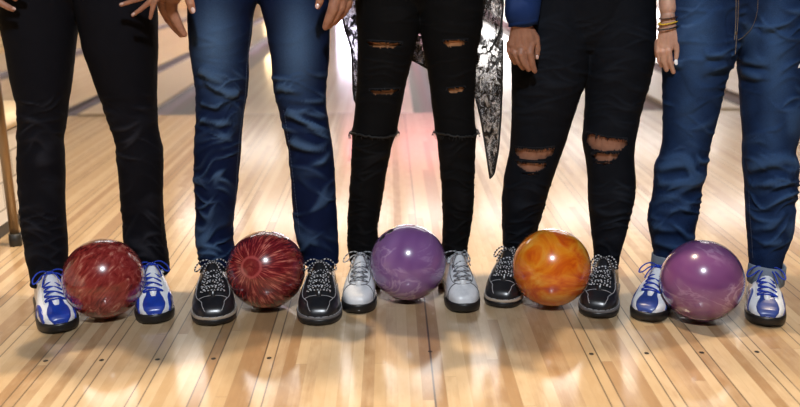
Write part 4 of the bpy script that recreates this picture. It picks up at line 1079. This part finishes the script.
# ribbed sleeve cuff of the sweatshirt
W4 = h4['wrist']; c0 = pt(523.0, 25.5, 2.345); c1 = pt(527, -12, 2.36)
mb = MB(); seg = 40; rings = []; ax = (c1-c0).normalized(); e_ = ax.cross(Vector((0, 1, 0))).normalized(); g_ = ax.cross(e_)
tilt = lambda v: v
for t, r_ in ((0, .030), (0, .0365), (.10, .0375), (.5, .0385), (.85, .0395), (.93, .041), (1.0, .047), (1.35, .050), (1.35, .036)):
    rings.append([c0+ax*((c1-c0).length*t)+(e_*math.cos(2*PI*k/seg)*1.02+g_*math.sin(2*PI*k/seg)*.9)*r_*(1+.012*(k % 2))+Vector((0, 0, -.007*math.cos(2*PI*k/seg) if t < .2 else 0)) for k in range(seg)])
mb.loft(rings, cap=False); cf = mb.build('sleeve_cuff', cloth('navy_rib', (.006, .020, .085), (.012, .035, .13), mott=.4), Pn4['root']); cf['label'] = 'navy ribbed sleeve cuff'
# three wrist bands
for (y, tl, r_, m, lab) in ((17.6, -1.6, .0017, mat('brown_band', (.035, .012, .010), .6), 'thin dark brown wrist band'), (22.6, -2.2, .0021, mat('yellow_band', (.62, .42, .02), .5), 'yellow braided wrist band'), (27.6, -2.4, .0019, mat('black_band', (.010, .009, .010), .6), 'thin black wrist band')):
    c = pt(668.2-(.2 if y < 20 else .0), y, 2.310); mb = MB(); seg = 40; R5_ = .0232 if y < 25 else .0255
    kk = 1/scl(c)
    ringp = [c+Vector((R5_*math.cos(2*PI*k/seg), R5_*.98*math.sin(2*PI*k/seg), math.cos(2*PI*k/seg)*(-tl)*kk*.9)) for k in range(seg)]
    if 'yellow' in lab:
        for ph in (0, PI): mb.tube([p+Vector((0, 0, .0012*math.sin(10*2*PI*i/seg*2+ph))) + (p-c).normalized()*.001*math.cos(20*2*PI*i/seg+ph) for i, p in enumerate(ringp)], r_*.75, 7, closed=True)
        mb.ellipsoid(c+Vector((-R5_, -.006, -.002)), (.003, .003, .003))
    else: mb.tube(ringp, r_, 7, closed=True)
    b_ = mb.build('wrist_band', m, Pn5['root']); b_['label'] = lab
# sheer lace wrap hanging behind the legs of the third person
m = mat('sheer_lace', (.05, .045, .04), .9, spec=.05); q = N(m)
p = q.objc(); vz = q.mapping(p, scale=(1, .4, .8))
vor = q.n('ShaderNodeTexVoronoi', feature='DISTANCE_TO_EDGE'); q.L.new(q.mapping(p, scale=(190, 60, 190), rot=(0, .5, 0)), vor.inputs['Vector']); vor.inputs['Scale'].default_value = 1
n1 = q.noise(vz, 42, 2, .55, 3.0)
vein = q.maprange(q.math('ABSOLUTE', q.math('SUBTRACT', n1, .5)), .006, .019, 1, 0)
n3 = q.noise(p, 17, 2, .5)
motif = q.math('MULTIPLY', vein, q.maprange(n3, .40, .50, .0, 1))
net = q.maprange(vor.outputs['Distance'], .05, .16, 1, 0)
q.color(q.mix(motif, q.mix(net, (.040, .026, .017), (.010, .008, .007)), (.75, .73, .75)))
n4 = q.noise(q.mapping(p, scale=(1, .4, .7)), 48, 3, .55, 1.2)
al = q.math('MAXIMUM', q.maprange(n4, .44, .54, .50, .94), q.math('MULTIPLY', motif, .97))
q.L.new(al, q.b.inputs['Alpha'])
LACE = m
HEMP = [(342.5, 12), (343.2, 20), (345.5, 30), (349, 41), (352, 51), (353.5, 98), (357.5, 106), (362, 90), (375, 62), (395, 57), (413, 60.5), (421, 64.5), (429, 69), (450, 84), (470, 92), (476, 98), (481, 118), (486, 150), (490, 178), (494, 174), (498.5, 152), (501, 118), (502.3, 80), (503, 40)]
yH3 = Pn3['yH']
def wrapY(x):
    t = (x-423)/80; base = yH3+.125-.05*t*t
    return base+.008*math.sin(x*.55)+.006*math.sin(x*.23+1)
xs = np.linspace(342.5, 503, 150); mb = MB(); rows_ = 26; rings = []
hx = [a for a, b in HEMP]; hy = [b for a, b in HEMP]
hempts = []
for x in xs:
    yb = float(np.interp(x, hx, hy)); Yw = wrapY(x); top = at_y(x, -62, Yw); bot = at_y(x, yb, Yw)
    col = []
    for k in range(rows_+1):
        t = k/rows_; pnt = top.lerp(bot, t); pnt.y += .006*math.sin(x*.3+t*3); col.append(pnt)
    rings.append(col); hempts.append(col[-1])
n_ = rows_+1; vs = [p for r in rings for p in r]; fs = [(i*n_+k, (i+1)*n_+k, (i+1)*n_+k+1, i*n_+k+1) for i in range(len(rings)-1) for k in range(rows_)]
mb.add(vs, fs); sh_ = mb.build('lace_wrap', LACE, Pn3['root']); sh_['label'] = 'sheer black floral lace wrap'
sd = sh_.modifiers.new('thick', 'SOLIDIFY'); sd.thickness = .0007
mb = MB(); mb.tube(hempts, .0030, 7); mb.build('hem_trim', simple('black_trim', (.006, .006, .006), .7), sh_)
mb = MB()
edge = [at_y(x, y, wrapY(x)-.03) for x, y in dense_line([(501, -20), (503, 5), (502, 18), (499.5, 32), (494, 44), (489, 52)], 8)]
mb.tube(edge, .0030, 7); mb.build('hem_trim', simple('black_trim', (.006, .006, .006), .7), sh_)

# soft shoes and cloth give way where they press against a ball
bpy.context.view_layer.update()
for P in (Pn1, Pn2, Pn3, Pn4, Pn5):
    for o in [P['root']]+list(P['root'].children_recursive):
        if o.type != 'MESH': continue
        Mw = np.array(o.matrix_world); c = vco(o.data); wc = c@Mw[:3, :3].T+Mw[:3, 3]; hit = False
        for b in (B1, B2, B3, B4, B5):
            d = wc-np.array(b.location); r = np.linalg.norm(d, axis=1); ins = r < BR+.0012
            if ins.any():
                wc[ins] = np.array(b.location)+d[ins]/r[ins, None]*(BR+.0012+(BR+.0012-r[ins, None])*.04); hit = True
        if hit:
            wc[:, 2] = np.maximum(wc[:, 2], 0)
            Mi = np.linalg.inv(Mw); setco(o.data, wc@Mi[:3, :3].T+Mi[:3, 3])
# every person's origin stands between the feet
for P in (Pn1, Pn2, Pn3, Pn4, Pn5):
    r = P['root']; base = Vector(((P['T'][0].x+P['T'][1].x)/2, (P['A'][0]+P['A'][1])/2, 0))
    r.data.transform(Matrix.Translation(-base)); r.location = base
    for c in r.children: c.location = c.location-base

# ------------------------------------------------------------------ light and view
w = bpy.data.worlds.new('world'); SC.world = w; w.use_nodes = True
w.node_tree.nodes['Background'].inputs[0].default_value = (.8, .85, 1, 1); w.node_tree.nodes['Background'].inputs[1].default_value = .05
SC.view_settings.view_transform = 'Standard'; SC.view_settings.look = 'None'; SC.view_settings.gamma = 1; SC.view_settings.exposure = 0.0
SC.view_settings.use_curve_mapping = False
SC.cycles.max_bounces = 8; SC.cycles.transparent_max_bounces = 16
